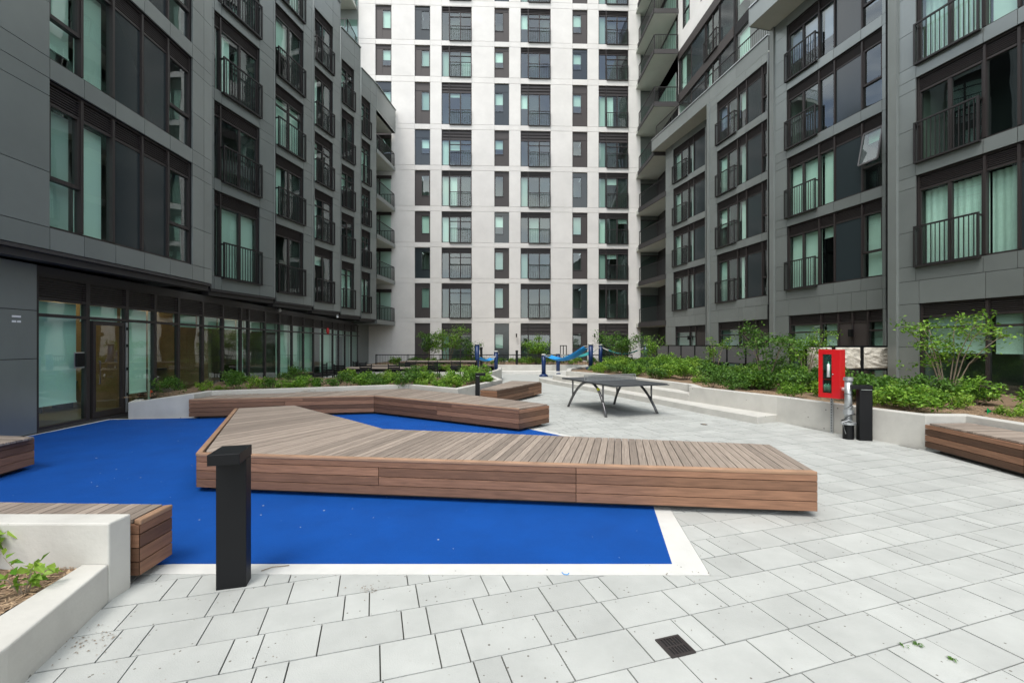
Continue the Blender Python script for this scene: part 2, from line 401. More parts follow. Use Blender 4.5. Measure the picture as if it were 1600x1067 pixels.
# ================================================================== LEFT BUILDING
LB = empty('apartment_building', (-12, 15, 0), label='dark grey panelled apartment block on the left above the glazed ground floor', cat='building')
LB.location = (0, 0, 0)
def lsec(pxn, ppn, pxf, ppf):           # near and far px with their px per metre; p0 = far end
    return Sec(from_scale(pxf, ppf), from_scale(pxn, ppn))
def lwin_floors(sec, specs, brk, fl, strips):
    """specs(f) -> list of (items, juliet); brk = u breaks of the panel grid"""
    holes = []
    for f in fl:
        for items, jul in specs(f):
            a, b = min(i[0] for i in items), max(i[1] for i in items)
            holes.append((a, b, SL[f], HD[f])); window(sec, LB, items, SL[f], HD[f], louv=.36, juliet=jul)
    zb = [3.4]
    for f in sorted(SL):
        if SL[f] > zb[-1]+.01: zb.append(SL[f])
        zb += [SL[f]+1.0, HD[f]-.32, HD[f]]
    zb += [19.0, ROOF]
    backing(sec, LB, 3.4, ROOF, holes)
    # strips beside the windows take the extra joints, the spandrels between floors do not
    lo, hi = min(h[0] for h in holes), max(h[1] for h in holes)
    side = [u for u in brk if u <= lo+1e-6]; sid2 = [u for u in brk if u >= hi-1e-6]
    mid = [u for u in brk if lo-1e-6 <= u <= hi+1e-6]
    for us in (side, sid2):
        if len(us) > 1: cladding(sec, LB, us, zb, [])
    z2 = [3.4]
    for f in sorted(SL):
        z2 += [SL[f], HD[f]]
    z2 += [19.0, ROOF]
    cladding(sec, LB, mid, sorted(set(z2)), holes)
L1 = lsec(20, 93.4, 331, 55.0); L2 = lsec(330, 50.6, 430, 42.2); L3 = lsec(430.5, 39.25, 490, 34.6)
L4 = lsec(490.5, 32.05, 532, 29.2); L5 = lsec(532.6, 27.15, 563.5, 25.35); L6 = lsec(564.3, 23.65, 588, 22.25)
L1 = Sec(L1.p1 + (L1.p0-L1.p1), L1.p1 - (L1.p0-L1.p1).normalized()*4.5)      # goes on past the frame
a = L1.at; c1 = {2: ('grey', 'full', None, None, 'side'), 3: ('low', 'full', None, None, 'side'), 4: ('dark', 'half', None, None, 'side')}
def s1(f):
    c = c1.get(f, (None,)*5); x = [a(v) for v in (301, 266, 226, 181, 132, 78)]
    return [([(x[0], x[1], 'oper', c[4]), (x[1], x[2], 'span'), (x[2], x[3], 'span'), (x[3], x[4], 'glass', c[1]), (x[4], x[5], 'oper', c[0])], None)]
lwin_floors(L1, s1, [0, a(318)-.02, a(301), a(266), a(226), a(181), a(132), a(78), a(78)+2.2, L1.L], (2, 3, 4, 5), None)
def simple(sec, pxs, cov=None):
    def fn(f):
        u = [sec.at(v) for v in pxs]; c = (cov or {}).get(f, rw.choice(['side', 'dark', 'full', 'half', 'dark']))
        if len(pxs) == 3:   # far edge, mullion, near edge
            return [([(u[0], u[1], 'door', c, '', 0), (u[1], u[2], 'glass', 'full' if f == 2 else 'side')], (u[0]-.02, u[1]+.02))]
        tr = 'tr' if rw.random() < .4 else ''
        return [([(u[0], u[1], 'door', c, tr, 0)], (u[0]-.04, u[1]-.02))]
    return fn
lwin_floors(L2, simple(L2, (406, 346.5, 335), {2: 'full', 3: 'dark', 4: 'side', 5: 'half'}), [0, L2.at(427), L2.at(406), L2.at(346.5), L2.at(335), L2.L], (2, 3, 4, 5), None)
lwin_floors(L3, simple(L3, (474.5, 431.6), {2: 'dark', 3: 'side', 4: 'full', 5: 'half'}), [0, L3.at(487), L3.at(474.5), L3.at(431.6), L3.L], (2, 3, 4, 5, 6), None)
lwin_floors(L4, simple(L4, (520.3, 491.8), {2: 'third', 3: 'side', 4: 'side', 5: 'side'}), [0, L4.at(530), L4.at(520.3), L4.at(491.8), L4.L], (2, 3, 4, 5, 6), None)
lwin_floors(L5, simple(L5, (553.5, 533.8)), [0, L5.at(562), L5.at(553.5), L5.at(533.8), L5.L], (2, 3, 4, 5, 6), None)
lwin_floors(L6, simple(L6, (578.7, 565)), [0, L6.at(578.7), L6.at(565), L6.L], (2, 3, 4, 5, 6), None)
LS = [L1, L2, L3, L4, L5, L6]
# returns between the stepped sections, roof slab, parapet caps, soffit
for k, s in enumerate(LS):
    far = s.p0
    nb = LS[k+1].p1 if k < 5 else None
    if nb is not None:
        b = MB(); back = (far.x - 1.6, far.y)
        b.prism([(far.x, far.y-.02), (far.x, far.y), (nb.x-.6, far.y+.02), (nb.x-.6, far.y-.25), (far.x-.3, far.y-.25)], 3.4, ROOF)
        b.build('return_wall', 'clad', LB)
    b = MB(); p, q = s.pt(0, .05), s.pt(s.L, .05); p2, q2 = s.pt(0, -.35), s.pt(s.L, -.35)
    b.prism([p, q, q2, p2], ROOF, ROOF+.06); b.build('parapet_cap', 'galv' if k == 9 else 'clad', LB)
GL = Sec((-11.55, 35.0), (-8.2, -2.0))        # glazed ground floor, runs straight behind the stepped sections
glk = Sec((-9.0-.093*(35.0-8.44), 35.0), (-9.0-.093*(-4.-8.44), -4.))
GL = glk
pts = [GL.pt(0, -.3)] + [GL.pt(GL.L, -.3)]
for s in reversed(LS): pts += []
for k, s in enumerate(LS):
    b = MB(); p, q = s.pt(0, -.01), s.pt(s.L, -.01)
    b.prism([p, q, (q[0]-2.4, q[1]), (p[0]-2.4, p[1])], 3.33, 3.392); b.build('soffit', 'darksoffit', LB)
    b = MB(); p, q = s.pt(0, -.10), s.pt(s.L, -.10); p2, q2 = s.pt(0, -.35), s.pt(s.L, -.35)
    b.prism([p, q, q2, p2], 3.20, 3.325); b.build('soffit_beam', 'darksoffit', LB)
# mass behind so that the block is solid
b = MB(); b.prism([(-10.6, -6), (-10.7, 12), (-11.6, 20), (-12.3, 34.2), (-24, 34.2), (-24, -6)], 3.45, ROOF-.3)
o = b.build('inner_wall', 'joint', LB)
# near end wall of the block
b = MB(); e = L1.p1; b.box(-24, e.x-.05, e.y-.3, e.y-.0, 0, ROOF); b.build('end_wall', 'clad', LB)
# --- ground floor: pillar, glazed bays
u54, a = GL.at(54.), GL.at
b = MB(); b.prism([GL.pt(u54+.01, -.4), GL.pt(u54+.01, .03), GL.pt(GL.L-.2, .03), GL.pt(GL.L-.2, -.4)], 0, 3.19); b.build('pillar_core', 'joint', LB)
for za, zb_ in ((0.02, 1.42), (1.42, 2.32), (2.32, 3.19)):
    for ua, ub_ in ((u54+.02, u54+1.9), (u54+1.9, u54+3.8), (u54+3.8, u54+5.7)):
        b = MB(); b.box(ua+.006, ub_-.006, .031, .06, za+.006, zb_-.006); b.build('cladding_panel', 'clad', LB, GL.mtx())
# illegible two-line white sign on the pillar
sg = MB(); us = a(12.5); ue = a(26.5)
us, ue = GL.at(26.5), GL.at(12.5)
for z, parts in ((2.19, ((0, 1),)), (2.10, ((0, .42), (.55, 1)))):
    for p, q in parts: sg.box(us+(ue-us)*p, us+(ue-us)*q, .061, .066, z-.017, z+.017)
tag(sg.build('door_sign', 'paint', None, GL.mtx()), label='small two-line white sign on the grey pillar at far left', cat='sign')
mull = [54, 135, 197, 241, 278, 316, 347.5, 376, 388, 413.8, 436, 456, 474, 489.7, 504, 520, 529, 539, 549, 558.6, 568, 577, 586, 595, 603]
covs = {0: 'low', 2: 'low', 3: 'side', 7: 'full', 10: 'full', 11: 'full', 12: 'full', 13: 'side', 14: 'full', 15: 'full', 17: 'grey', 18: 'full', 19: 'full', 20: 'full', 21: 'grey'}
store = []
for i in range(len(mull)-1):
    ub_, ua = GL.at(mull[i]), GL.at(mull[i+1])
    if ua > ub_: ua, ub_ = ub_, ua
    kind = 'glass' if i != 1 else 'dooring'
    w = window(GL, LB, [(ua, ub_, kind, covs.get(i, 'top'))], .06 if i != 1 else .02, 3.02, louv=.40, recess=-.0, trans=2.25, detail=3)
    if i == 1: doorbay = (ua, ub_, w)
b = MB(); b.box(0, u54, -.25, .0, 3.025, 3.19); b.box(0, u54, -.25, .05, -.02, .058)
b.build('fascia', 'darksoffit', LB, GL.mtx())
# door leaf inside the second bay
ua, ub_, w = doorbay; wd = ub_-ua
d = MB(); z1 = 2.2-.02
d.box(.10, .17, -.03, .045, .06, z1); d.box(wd-.19, wd-.12, -.03, .045, .06, z1); d.box(.17, wd-.19, -.03, .045, z1-.09, z1); d.box(.17, wd-.19, -.03, .045, .06, .19)
d.build('door', 'frame', w)
h = MB(); h.box(.03, .075, .04, .06, .06, z1); h.build('steel_door_edge', 'galv', w)
h = MB()
for z in (.45, 1.05, 1.6, 2.0): h.box(.026, .08, .06, .075, z, z+.07)
h.build('hinge', 'black', w)
h = MB(); h.tube([(wd-.24, .05, .8), (wd-.24, .09, .8), (wd-.24, .09, 1.3), (wd-.24, .05, 1.3)], .014); h.build('door_handle', 'steel', w, smooth=True)
# lobby behind the glass
lo = MB(); lo.box(0, GL.L-6, -6.2, -6.0, 0, 3.3); lo.build('lobby_wall', 'lobby', LB, GL.mtx())
lo = MB(); lo.box(0, GL.L-4, -6.0, -.2, -.02, .05); lo.build('lobby_floor', 'lobbyfloor', LB, GL.mtx())
lo = MB(); lo.box(0, GL.L-4, -6.0, -.2, 3.03, 3.1); lo.build('lobby_ceiling', 'blindgrey', LB, GL.mtx())
for k, px in enumerate((150, 300, 420, 520)):
    u = GL.at(px)-2; lo = MB(); lo.box(u-.1, u+.1, -6, -.6, .05, 3.02); lo.build('partition', ('lobby', 'lobby', 'room', 'blindgrey')[k], LB, GL.mtx())
em = bpy.data.materials.new('warm_lamp'); em.use_nodes = True; em.node_tree.nodes['Principled BSDF'].inputs['Emission Color'].default_value = (1, .72, .38, 1); em.node_tree.nodes['Principled BSDF'].inputs['Emission Strength'].default_value = 6; M['lamp'] = em
for px in (120, 215, 290, 360, 450):
    u = GL.at(px); lo = MB(); lo.box(u-.5, u+.5, -2.6, -2.3, 2.995, 3.025); lo.build('ceiling_lamp', 'lamp', LB, GL.mtx())
for px, hh in ((226, .75), (300, 1.1), (345, .9), (450, .8)):
    u = GL.at(px); lo = MB(); lo.box(u-.6, u+.6, -2.6, -1.9, hh-.06, hh); lo.box(u-.5, u-.42, -2.5, -2.0, .05, hh-.06); lo.box(u+.42, u+.5, -2.5, -2.0, .05, hh-.06)
    lo.build('lobby_table', 'frame', LB, GL.mtx())
# card reader, bell, cameras
b = MB(); u = GL.at(121); b.box(u-.10, u+.10, .035, .07, 1.22, 1.50); r = b.build('card_reader', 'black', None, GL.mtx(), bevel=.005)
tag(r, label='black square card reader in a steel surround beside the glass door', cat='card reader')
b = MB(); b.box(u-.125, u+.125, .031, .034, 1.19, 1.525); b.build('steel_surround', 'galv', r).matrix_basis = Matrix()
u = GL.at(509.5); m4 = GL.mtx(u, 2.42, .06); b = MB(); b.tube([(0, -.03, 0), (0, .03, 0), (0, .08, 0), (0, .10, 0)], [.13, .19, .17, .08], 16)
tag(b.build('alarm_bell', 'red', None, m4, smooth=True), label='round red alarm bell high on the glazed ground floor under the soffit', cat='alarm bell')
for px, sd, lb in ((437, L3, 'small white camera under the dark soffit left of the red bell'), (527, L5, 'white dome camera under the dark soffit right of the red bell')):
    x, y = ((px-800)/FOC*(19 if px < 500 else 23.5), 19 if px < 500 else 23.5)
    c = empty('security_camera', (x, y, 3.2), label=lb, cat='camera')
    b = MB(); b.tube([(0,0,0), (0,0,-.06)], .05, 12); b.build('mount', 'galv', c, smooth=True)
    b = MB(); b.tube([(0,0,-.06), (0,0,-.10), (0,0,-.13), (0,0,-.15)], [.06, .065, .05, .015], 12); b.build('dome', 'paint', c, smooth=True)
# --- balconies at the far end
def railing(path, z, h, parent, m='rail', step=.12, name='balcony_railing'):
    r = MB()
    for k in range(len(path)-1):
        p, q = Vector((*path[k], 0)), Vector((*path[k+1], 0)); L = (q-p).length
        for zz in (z+h, z+.06): r.bar(p+Vector((0,0,zz)), q+Vector((0,0,zz)), .05, .04)
        n = max(2, int(L/step))
        for i in range(n+1):
            c = p.lerp(q, i/n); w = .045 if i in (0, n) else .016
            r.bar(c+Vector((0,0,z)), c+Vector((0,0,z+h)), w, w)
    return r.build(name, m, parent)
inner = L6.p0
for f, zs in enumerate((3.1, 6.28, 9.12, 11.95, 15.1)):
    b = MB(); pts = [(-9.5, 31.45), (-9.12, 34.9), (-11.3, 34.9), (-11.3, 31.45)]
    b.prism(pts, zs, zs+.28); s = b.build('balcony', 'clad' if f == 0 else 'soffit', LB)
    b = MB(); b.prism([(-9.48, 31.45), (-9.09, 34.9), (-9.15, 34.93), (-9.54, 31.45)], zs+.02, zs+.3); b.build('slab_edge', 'clad', s)
    railing([(-9.55, 31.5), (-9.17, 34.85)], zs+.28, 1.07, s); railing([(-9.17, 34.85), (-10.9, 34.85)], zs+.28, 1.07, s)
    b = MB(); b.v = [(-11.2, 34.95, zs+.3), (-9.45, 34.95, zs+.3), (-9.45, 34.95, zs+2.6), (-11.2, 34.95, zs+2.6)]; b.face([0,1,2,3]); b.build('pane', 'glass', s)
    b = MB(); b.box(-10.35, -10.27, 34.9, 34.98, zs+.28, zs+2.6); b.box(-11.2, -9.4, 34.9, 34.98, zs+2.6, zs+2.85); b.build('door_frame', 'frame', s)
    b = MB(); b.box(-11.2, -10.5, 35.02, 35.04, zs+.3, zs+2.5); b.build('curtain', 'blindgrey', s)
b = MB(); b.prism([(-9.5, 31.45), (-9.1, 34.95), (-11.5, 34.95), (-11.5, 31.45)], 18.1, 18.15); b.build('balcony_soffit', 'soffit', LB)
b = MB(); b.prism([(-9.52, 31.45), (-9.1, 35.0), (-9.3, 35.0), (-9.75, 31.45)], 18.1, ROOF); b.build('parapet', 'clad', LB)
b = MB(); b.prism([(-9.45, 31.4), (-9.05, 35.05), (-9.4, 35.05), (-9.85, 31.4)], ROOF, ROOF+.06); b.build('parapet_cap', 'clad', LB)
b = MB(); b.box(-11.6, -11.25, 31.45, 35.2, 0, 18.1); b.build('recess_wall', 'clad', LB)

# ================================================================== TOWER
TB = empty('tower_building', label='tall white panelled apartment tower with dark window bays closing the courtyard', cat='building')
TW = Sec(((1060-800)/FOC*36.0, 36.0), ((532-800)/FOC*35.05, 35.05))   # runs right to left
k = .5*(35.2+35.8)
TZ = [-.3, 3.4, 6.5, 9.32, 12.15, 15.37, 18.6, 22.3, 25.2, 28.35, 31.5]   # slab joints (z)
TT = [3.32, 6.46, 9.28, 12.13, 15.35, 18.58, 22.3, 25.2, 28.3, 31.4]      # window heads
TBm = [.35, 3.72, 6.85, 9.68, 12.55, 15.76, 19.0, 22.75, 25.6, 28.8]      # window feet
cols = [('n', 586.5, 611.5), ('n', 648, 672), ('w', 690, 737), ('n', 772.5, 795.5), ('w', 813.5, 860.5), ('n', 894.5, 918), ('w', 935.5, 982)]
holes = []
rt = random.Random(5)
protos = {}
u560, u1000 = TW.at(560), TW.at(1001)
def tower_window(kind, f, px0, px1, ci):
    ua, ub_ = TW.at(px1), TW.at(px0); z0, z1 = TBm[f], TT[f]
    holes.append((ua, ub_, z0, z1)); W, Hh = ub_-ua, z1-z0
    low = .25 if f not in (5, 6) else .62       # taller storeys carry a deeper louvre band
    if f == 0: low = .75
    cov = rt.choice(['dark', 'dark', 'grey']) if f < 3 else rt.choice(['dark', 'full', 'half', 'grey', 'dark', 'grey']) if f < 7 else rt.choice(['full', 'grey', 'half', 'dark'])
    if kind == 'w':
        m = ub_-W*.25 if ci != 2 else ub_-W*.25
        it = [(ua, m, 'door', rt.choice(['dark', 'side', 'half', 'grey', 'dark', 'third'] if f > 2 else ['dark', 'dark', 'third']), 'tr' if (rt.random() < .35 or f in (5, 8)) else '', rt.choice([0, 1])), (m, ub_, 'glass', cov)]
        window(TW, TB, it, z0, z1, louv=low+.1, juliet=(ua+.03, m-.02) if f > 0 else None, detail=1, recess=.08)
    else:
        # dark panelled bay with one small window
        mt = TW.mtx(ua, z0); left = ci == 1 or ci == 0
        a, b = (.08, W*.55) if left else (W*.42, W-.08)          # u grows to the left in the picture
        zb, zt = Hh*.34, Hh-low-.12
        if f in (1, 2, 3, 4): zb, zt = Hh*.30, Hh*.86
        fr = MB()
        fr.box(0, W, -.2, -.12, 0, zb); fr.box(0, W, -.2, -.12, zt, Hh); fr.box(0, a, -.2, -.12, zb, zt); fr.box(b, W, -.2, -.12, zb, zt)
        fr.box(a, b, -.12, -.085, zb-.04, zb); fr.box(a, b, -.12, -.085, zt, zt+.04); fr.box(a-.04, a, -.12, -.085, zb-.04, zt+.04); fr.box(b, b+.04, -.12, -.085, zb-.04, zt+.04)
        fr.box(0, W, -.12, -.10, Hh-low-.02, Hh-low+.01); fr.box(.0, .04, -.12, -.06, 0, Hh); fr.box(W-.04, W, -.12, -.06, 0, Hh)
        cc = b+.04 if left else a-.06
        fr.box(cc, cc+.015, -.12, -.105, 0, Hh-low)
        w = fr.build('window', 'brownpanel' if (f+ci) % 3 else 'spandrel', TB, mt)
        p = MB(); p.v = [(a, -.13, zb), (a, -.13, zt), (b, -.13, zt), (b, -.13, zb)]; p.face([0,1,2,3]); p.build('pane', 'glass', w)
        r = MB(); r.box(a-.02, b+.02, -1.2, -1.15, zb-.02, zt+.02); r.box(a-.04, a-.02, -1.2, -.21, zb, zt); r.box(b+.02, b+.04, -1.2, -.21, zb, zt); r.box(a-.02, b+.02, -1.2, -.21, zb-.04, zb-.02); r.box(a-.02, b+.02, -1.2, -.21, zt+.02, zt+.04)
        r.build('room', 'room', w)
        if cov in ('full', 'grey', 'half'):
            p = MB(); p.box(a, b, -.24, -.235, zb+(0 if cov != 'half' else (zt-zb)*.4), zt); p.build('roller_blind', 'blind' if cov != 'grey' else 'blindgrey', w)
for ci, (kind, x0, x1) in enumerate(cols):
    for f in range(10):
        if ci == 0 and f < 5: continue
        tower_window(kind, f, x0, x1, ci)
backing(TW, TB, -.3, 33.5, holes, u0=u1000, u1=u560, m='white', th=.35)
brk = sorted([u1000, u560] + [TW.at(v) for c in cols for v in c[1:]])
tz = sorted(set(TZ + [z for z in TBm[1:]] + [33.0]))
zz = [-.3]
for i in range(1, len(TZ)):
    zz += [TZ[i], TBm[i] if i < len(TBm) else TZ[i]+.33]
hh = [(h[0], h[1], h[2]-.3 if h[2] < 1 else h[2], h[3]+.12) for h in holes]
cladding(TW, TB, brk, sorted(set(zz)), hh, m='white', gap=.022, th=.035, name='precast_panel')
b = MB()
for h in holes:                                # lintel pieces between window head and slab joint
    zt = min([z for z in zz if z >= h[3]-.001] or [h[3]+.05])
    if zt-h[3] > .01: b.box(h[0]+.01, h[1]-.01, -.035, 0, h[3], zt-.011)
b.build('lintel', 'white', TB, TW.mtx())
# left wing of the tower with dark glazing and two balconies, partly over the roof of the left building
b = MB(); b.box(-16, -12.05, 35.3, 36, 0, 33); b.build('wing_wall', 'clad', TB)
for z in (24.6, 28.0):
    b = MB(); b.box(-15.5, -12.25, 33.4, 35.3, z, z+.25); s = b.build('balcony', 'soffit', TB)
    railing([(-15.4, 33.45), (-12.3, 33.45), (-12.3, 35.2)], z+.25, 1.07, s)
    for k in range(3):
        p = MB(); x = -15.2+k*1.03; p.v = [(x, 35.28, z+.3), (x+.95, 35.28, z+.3), (x+.95, 35.28, z+2.6), (x, 35.28, z+2.6)]; p.face([0,1,2,3]); p.build('pane', 'glass', s)
b = MB(); b.box(9.9, 16, 36.2, 37, 0, 33); b.build('recess_wall', 'clad', TB)
for px, z in ((807, 2.35), (929, 2.35)):
    x = (px-800)/FOC*35.3; m = MB(); m.box(x-.05, x+.05, 35.2, 35.34, z-.15, z+.15)
    tag(m.build('wall_lamp', 'black', None), label='small black wall lamp low on the white tower, ' + ('left one above the middle shrubs' if px < 900 else 'right one beside the blue hammock post'), cat='lamp')

# ================================================================== RIGHT BUILDING
RB = empty('apartment_building', label='dark grey panelled apartment block on the right with stepped facade and private patios', cat='building')
def rsec(pxn, ppn, pxf, ppf): return Sec(from_scale(pxn, ppn), from_scale(pxf, ppf))
RA = rsec(1600, 66.2, 1387, 51.6); RA = Sec(RA.p0 - RA.u*7.0, RA.p1)
RBs = rsec(1384, 48.1, 1202, 36.2); RC = rsec(1200, 33.9, 1104, 27.75); RD = rsec(1103, 26.05, 1040, 22.5)
HR = {2: 6.5, 3: 9.3, 4: 12.1, 5: 14.75}; SR = {2: 3.92, 3: 6.87, 4: 9.68, 5: 12.47}
RTOP = 15.15
def rwin(sec, specs, brk, ground, gbrk, floors=(2, 3, 4, 5)):
    holes = []
    for f in floors:
        items, jul = specs(f); a, b = min(i[0] for i in items), max(i[1] for i in items)
        holes.append((a, b, SR[f], HR[f])); window(sec, RB, items, SR[f], HR[f], louv=.36, juliet=jul)
    ga, gb = min(i[0] for i in ground), max(i[1] for i in ground)
    holes.append((ga, gb, .35, 2.84)); window(sec, RB, ground, .35, 2.84, louv=.32, trans=2.15, brown=True)
    backing(sec, RB, 0, RTOP, holes)
    up = [h for h in holes if h[2] > 1]; lo, hi = min(h[0] for h in up), max(h[1] for h in up)
    zb = [3.5]
    for f in sorted(SR): zb += [SR[f], SR[f]+1.0, HR[f]-.32, HR[f]]
    zb += [RTOP]
    for us in ([u for u in brk if u <= lo+1e-6], [u for u in brk if u >= hi-1e-6]):
        if len(us) > 1: cladding(sec, RB, us, zb, []); 
    z2 = [3.5]
    for f in sorted(SR): z2 += [SR[f], HR[f]]
    z2 += [RTOP]
    cladding(sec, RB, [u for u in brk if lo-1e-6 <= u <= hi+1e-6], z2, up)
    cladding(sec, RB, gbrk, [.0, .35, 1.6, 2.84, 3.5], [(ga, gb, 0.0, 2.84)])
    b = MB(); b.box(ga, gb, -.3, -.05, 0, .34); b.build('sill_wall', 'frame', RB, sec.mtx())
    return holes
a = RA.at
cA = {2: ('curtain', 'curtain'), 3: ('dark', 'dark'), 4: ('curtain', 'full'), 5: ('full', 'full')}
def sA(f): 
    u = [a(v) for v in (1431, 1536, 1590)]
    n = u[2]-1.15
    return ([(u[1], u[0], 'door', cA[f][0], '', -1), (u[2], u[1], 'glass', cA[f][1]), (n, u[2], 'span'), (n-1.15, n, 'span'), (n-2.1, n-1.15, 'oper', 'half')], (u[1]+.03, u[0]+.0))
g = [a(1436), a(1540), a(1600)]
gA = [(g[1], g[0], 'glass', 'half'), (g[2], g[1], 'glass', 'half'), (g[2]-1.2, g[2], 'glass', 'half'), (g[2]-2.4, g[2]-1.2, 'span')]
x = a(1590)-1.15-2.1+1.15
rwin(RA, sA, [0, a(1590)-2.3-.0-.95+.0-1e-9, a(1590)-2.3, a(1590)-1.15, a(1590), a(1536), a(1431), a(1400), RA.L], gA, sorted([0, g[2]-2.4, g[2]-1.2, g[2], g[1], g[0], a(1400), RA.L]))
a = RBs.at
cB = {2: ('full', 'third', 'full'), 3: ('full', 'full', 'third'), 4: ('dark', 'dark', 'dark'), 5: ('lilac', 'lilac', 'lilac')}
def sB(f):
    u = [a(v) for v in (1229, 1278, 1302, 1345, 1378)]
    return ([(u[1], u[0], 'door', cB[f][0], '', 0 if f == 4 else -1), (u[2], u[1], 'glass', cB[f][1]), (u[3], u[2], 'span'), (u[4], u[3], 'oper', cB[f][2])], (u[1]+.02, u[0]+.03))
g = [a(v) for v in (1232, 1281, 1308, 1330, 1354, 1379)]
gB = [(g[1], g[0], 'glass', 'half'), (g[2], g[1], 'glass', 'full'), (g[3], g[2], 'span'), (g[4], g[3], 'span'), (g[5], g[4], 'glass', 'grey')]
rwin(RBs, sB, [0, a(1378), a(1345), a(1302), a(1278), a(1229), a(1209), RBs.L], gB, sorted([0] + g + [a(1209), RBs.L]))
ua_, ub2 = a(1376.5), a(1347); zt_, zl_ = HR[3]-.45, SR[3]+.87; A_ = R(12); b = MB(); mt = RBs.mtx()
def tilt(u, l): return (u, -.08+math.sin(A_)*l, zt_-math.cos(A_)*l)
Lh = zt_-zl_
for p, q in ((tilt(ua_, 0), tilt(ua_, Lh)), (tilt(ub2, 0), tilt(ub2, Lh)), (tilt(ua_, .0), tilt(ub2, .0)), (tilt(ua_, Lh), tilt(ub2, Lh))): b.bar(p, q, .05, .05)
o = b.build('open_sash', 'greypanel', RB, mt); b = MB(); b.v = [tilt(ua_, .0), tilt(ub2, .0), tilt(ub2, Lh), tilt(ua_, Lh)]; b.face([3, 2, 1, 0]); b.build('pane', 'glass', o)
a = RC.at
cC = {2: ('side', 'side', 'side'), 3: ('half', 'full', 'half'), 4: ('side', 'grey', 'side'), 5: ('lilac', 'half', 'dark')}
def sC(f):
    u = [a(v) for v in (1120, 1151, 1165, 1189.5, 1198.5)]
    return ([(u[1], u[0], 'door', cC[f][0], '', 0), (u[2], u[1], 'glass', cC[f][1]), (u[3], u[2], 'span'), (u[4], u[3], 'oper', cC[f][2])], (u[1]+.02, u[0]+.03))
g = [a(v) for v in (1122, 1154, 1160, 1180, 1199)]
gC = [(g[1], g[0], 'glass', 'grey'), (g[2], g[1], 'glass', 'full'), (g[3], g[2], 'span'), (g[4], g[3], 'span')]
rwin(RC, sC, [0, a(1198.5), a(1189.5), a(1165), a(1151), a(1120), a(1107), RC.L], gC, sorted([0] + g + [a(1107), RC.L]))
a = RD.at
def sD(f):
    u = [a(v) for v in (1052, 1074.5, 1083, 1101.5)]
    return ([(u[1], u[0], 'door', rw.choice(['side', 'full', 'side']), '', 0), (u[2], u[1], 'glass', 'grey'), (u[3], u[2], 'span')], (u[1]+.02, u[0]+.03))
g = [a(v) for v in (1055, 1076.5, 1086, 1102)]
gD = [(g[1], g[0], 'glass', 'grey'), (g[2], g[1], 'glass', 'full'), (g[3], g[2], 'span')]
rwin(RD, sD, [0, a(1101.5), a(1083), a(1074.5), a(1052), RD.L], gD, sorted([0] + g + [RD.L]))
RS = [RA, RBs, RC, RD]
for k in range(3):
    p, n = RS[k].p1, RS[k+1].p0; b = MB()
    b.prism([(p.x, p.y-.3), (p.x, p.y), (n.x+.35, p.y+.02), (n.x+.35, p.y-.3)], 0, RTOP); b.build('return_wall', 'clad', RB)
# roof-edge fascias: section A's plane oversails B, C's plane oversails D
for s, ext, hz in ((RA, 5.6, 15.9), (RC, 6.3, 15.9)):
    q = Sec(s.p0, s.p0 + s.u*(s.L+ext)); s2 = q
    deep = 1.9; b = MB()
    b.prism([s2.pt(0, -.002), s2.pt(s2.L, -.002), s2.pt(s2.L, -deep), s2.pt(0, -deep)], RTOP+.003, RTOP+.06); b.build('soffit', 'soffit', RB)
    n = max(2, int(s2.L/1.9)); us = [s2.L*i/n for i in range(n+1)]
    b = MB(); b.prism([s2.pt(0, -.04), s2.pt(s2.L, -.04), s2.pt(s2.L, -.4), s2.pt(0, -.4)], RTOP+.063, hz); b.build('parapet', 'joint', RB)
    cladding(s2, RB, us, [RTOP, hz], [])
    b = MB(); b.prism([s2.pt(0, .05), s2.pt(s2.L, .05), s2.pt(s2.L, -.42), s2.pt(0, -.42)], hz+.002, hz+.06); b.build('parapet_cap', 'galv', RB)
    b = MB(); b.prism([s2.pt(s2.L+.002, .0), s2.pt(s2.L+.05, .0), s2.pt(s2.L+.05, -deep), s2.pt(s2.L+.002, -deep)], RTOP, hz); b.build('parapet_end', 'clad', RB)
    railing([s2.pt(.1, -.3), s2.pt(s2.L-.05, -.3)], hz+.06, .95, RB, name='terrace_railing', step=.14)
b = MB(); b.prism([(12.9, -3), (12.9, 10), (12.6, 20), (13.0, 32), (26, 32), (26, -3)], 3, 15.1); b.build('inner_wall', 'joint', RB)
# set-back upper storeys
UP = Sec((13.0, 14.0), (11.72, 31.6)); a = UP.at
ub_ = [a(v) for v in (1059.5, 1066, 1078, 1098, 1112, 1122, 1136, 1146, 1172, 1190)]
holes = []
def upw(x0, x1, z0, z1, kind, cov='dark', jul=False):
    p, q = a(x1), a(x0); holes.append((p, q, z0, z1))
    window(UP, RB, [(p, q, kind, cov)], z0, z1, louv=0, juliet=(p, q) if jul else None, detail=1)
for z0, z1 in ((23.3, 26.2), (26.9, 29.8)):
    upw(1066, 1078, z0, z1, 'oper', 'side'); upw(1094, 1112, z0, z1, 'oper', 'dark')
for z0, z1 in ((16.1, 18.6), (19.2, 21.6)):
    upw(1045 if z0 < 17 else 1061, 1078.5, z0, z1, 'glass', 'side'); upw(1078.5, 1100, z0, z1, 'span'); upw(1101, 1122, z0, z1, 'door', 'side', z0 > 17); upw(1123, 1145, z0, z1, 'span'); upw(1148, 1172, z0, z1, 'glass', 'half')
backing(UP, RB, 15.9, 33, holes, m='joint')
cladding(UP, RB, [0, 2.5, 5, a(1172), a(1146)], [15.9, 19.0, 22.0, 25, 28, 31, 33], holes)
b = MB()
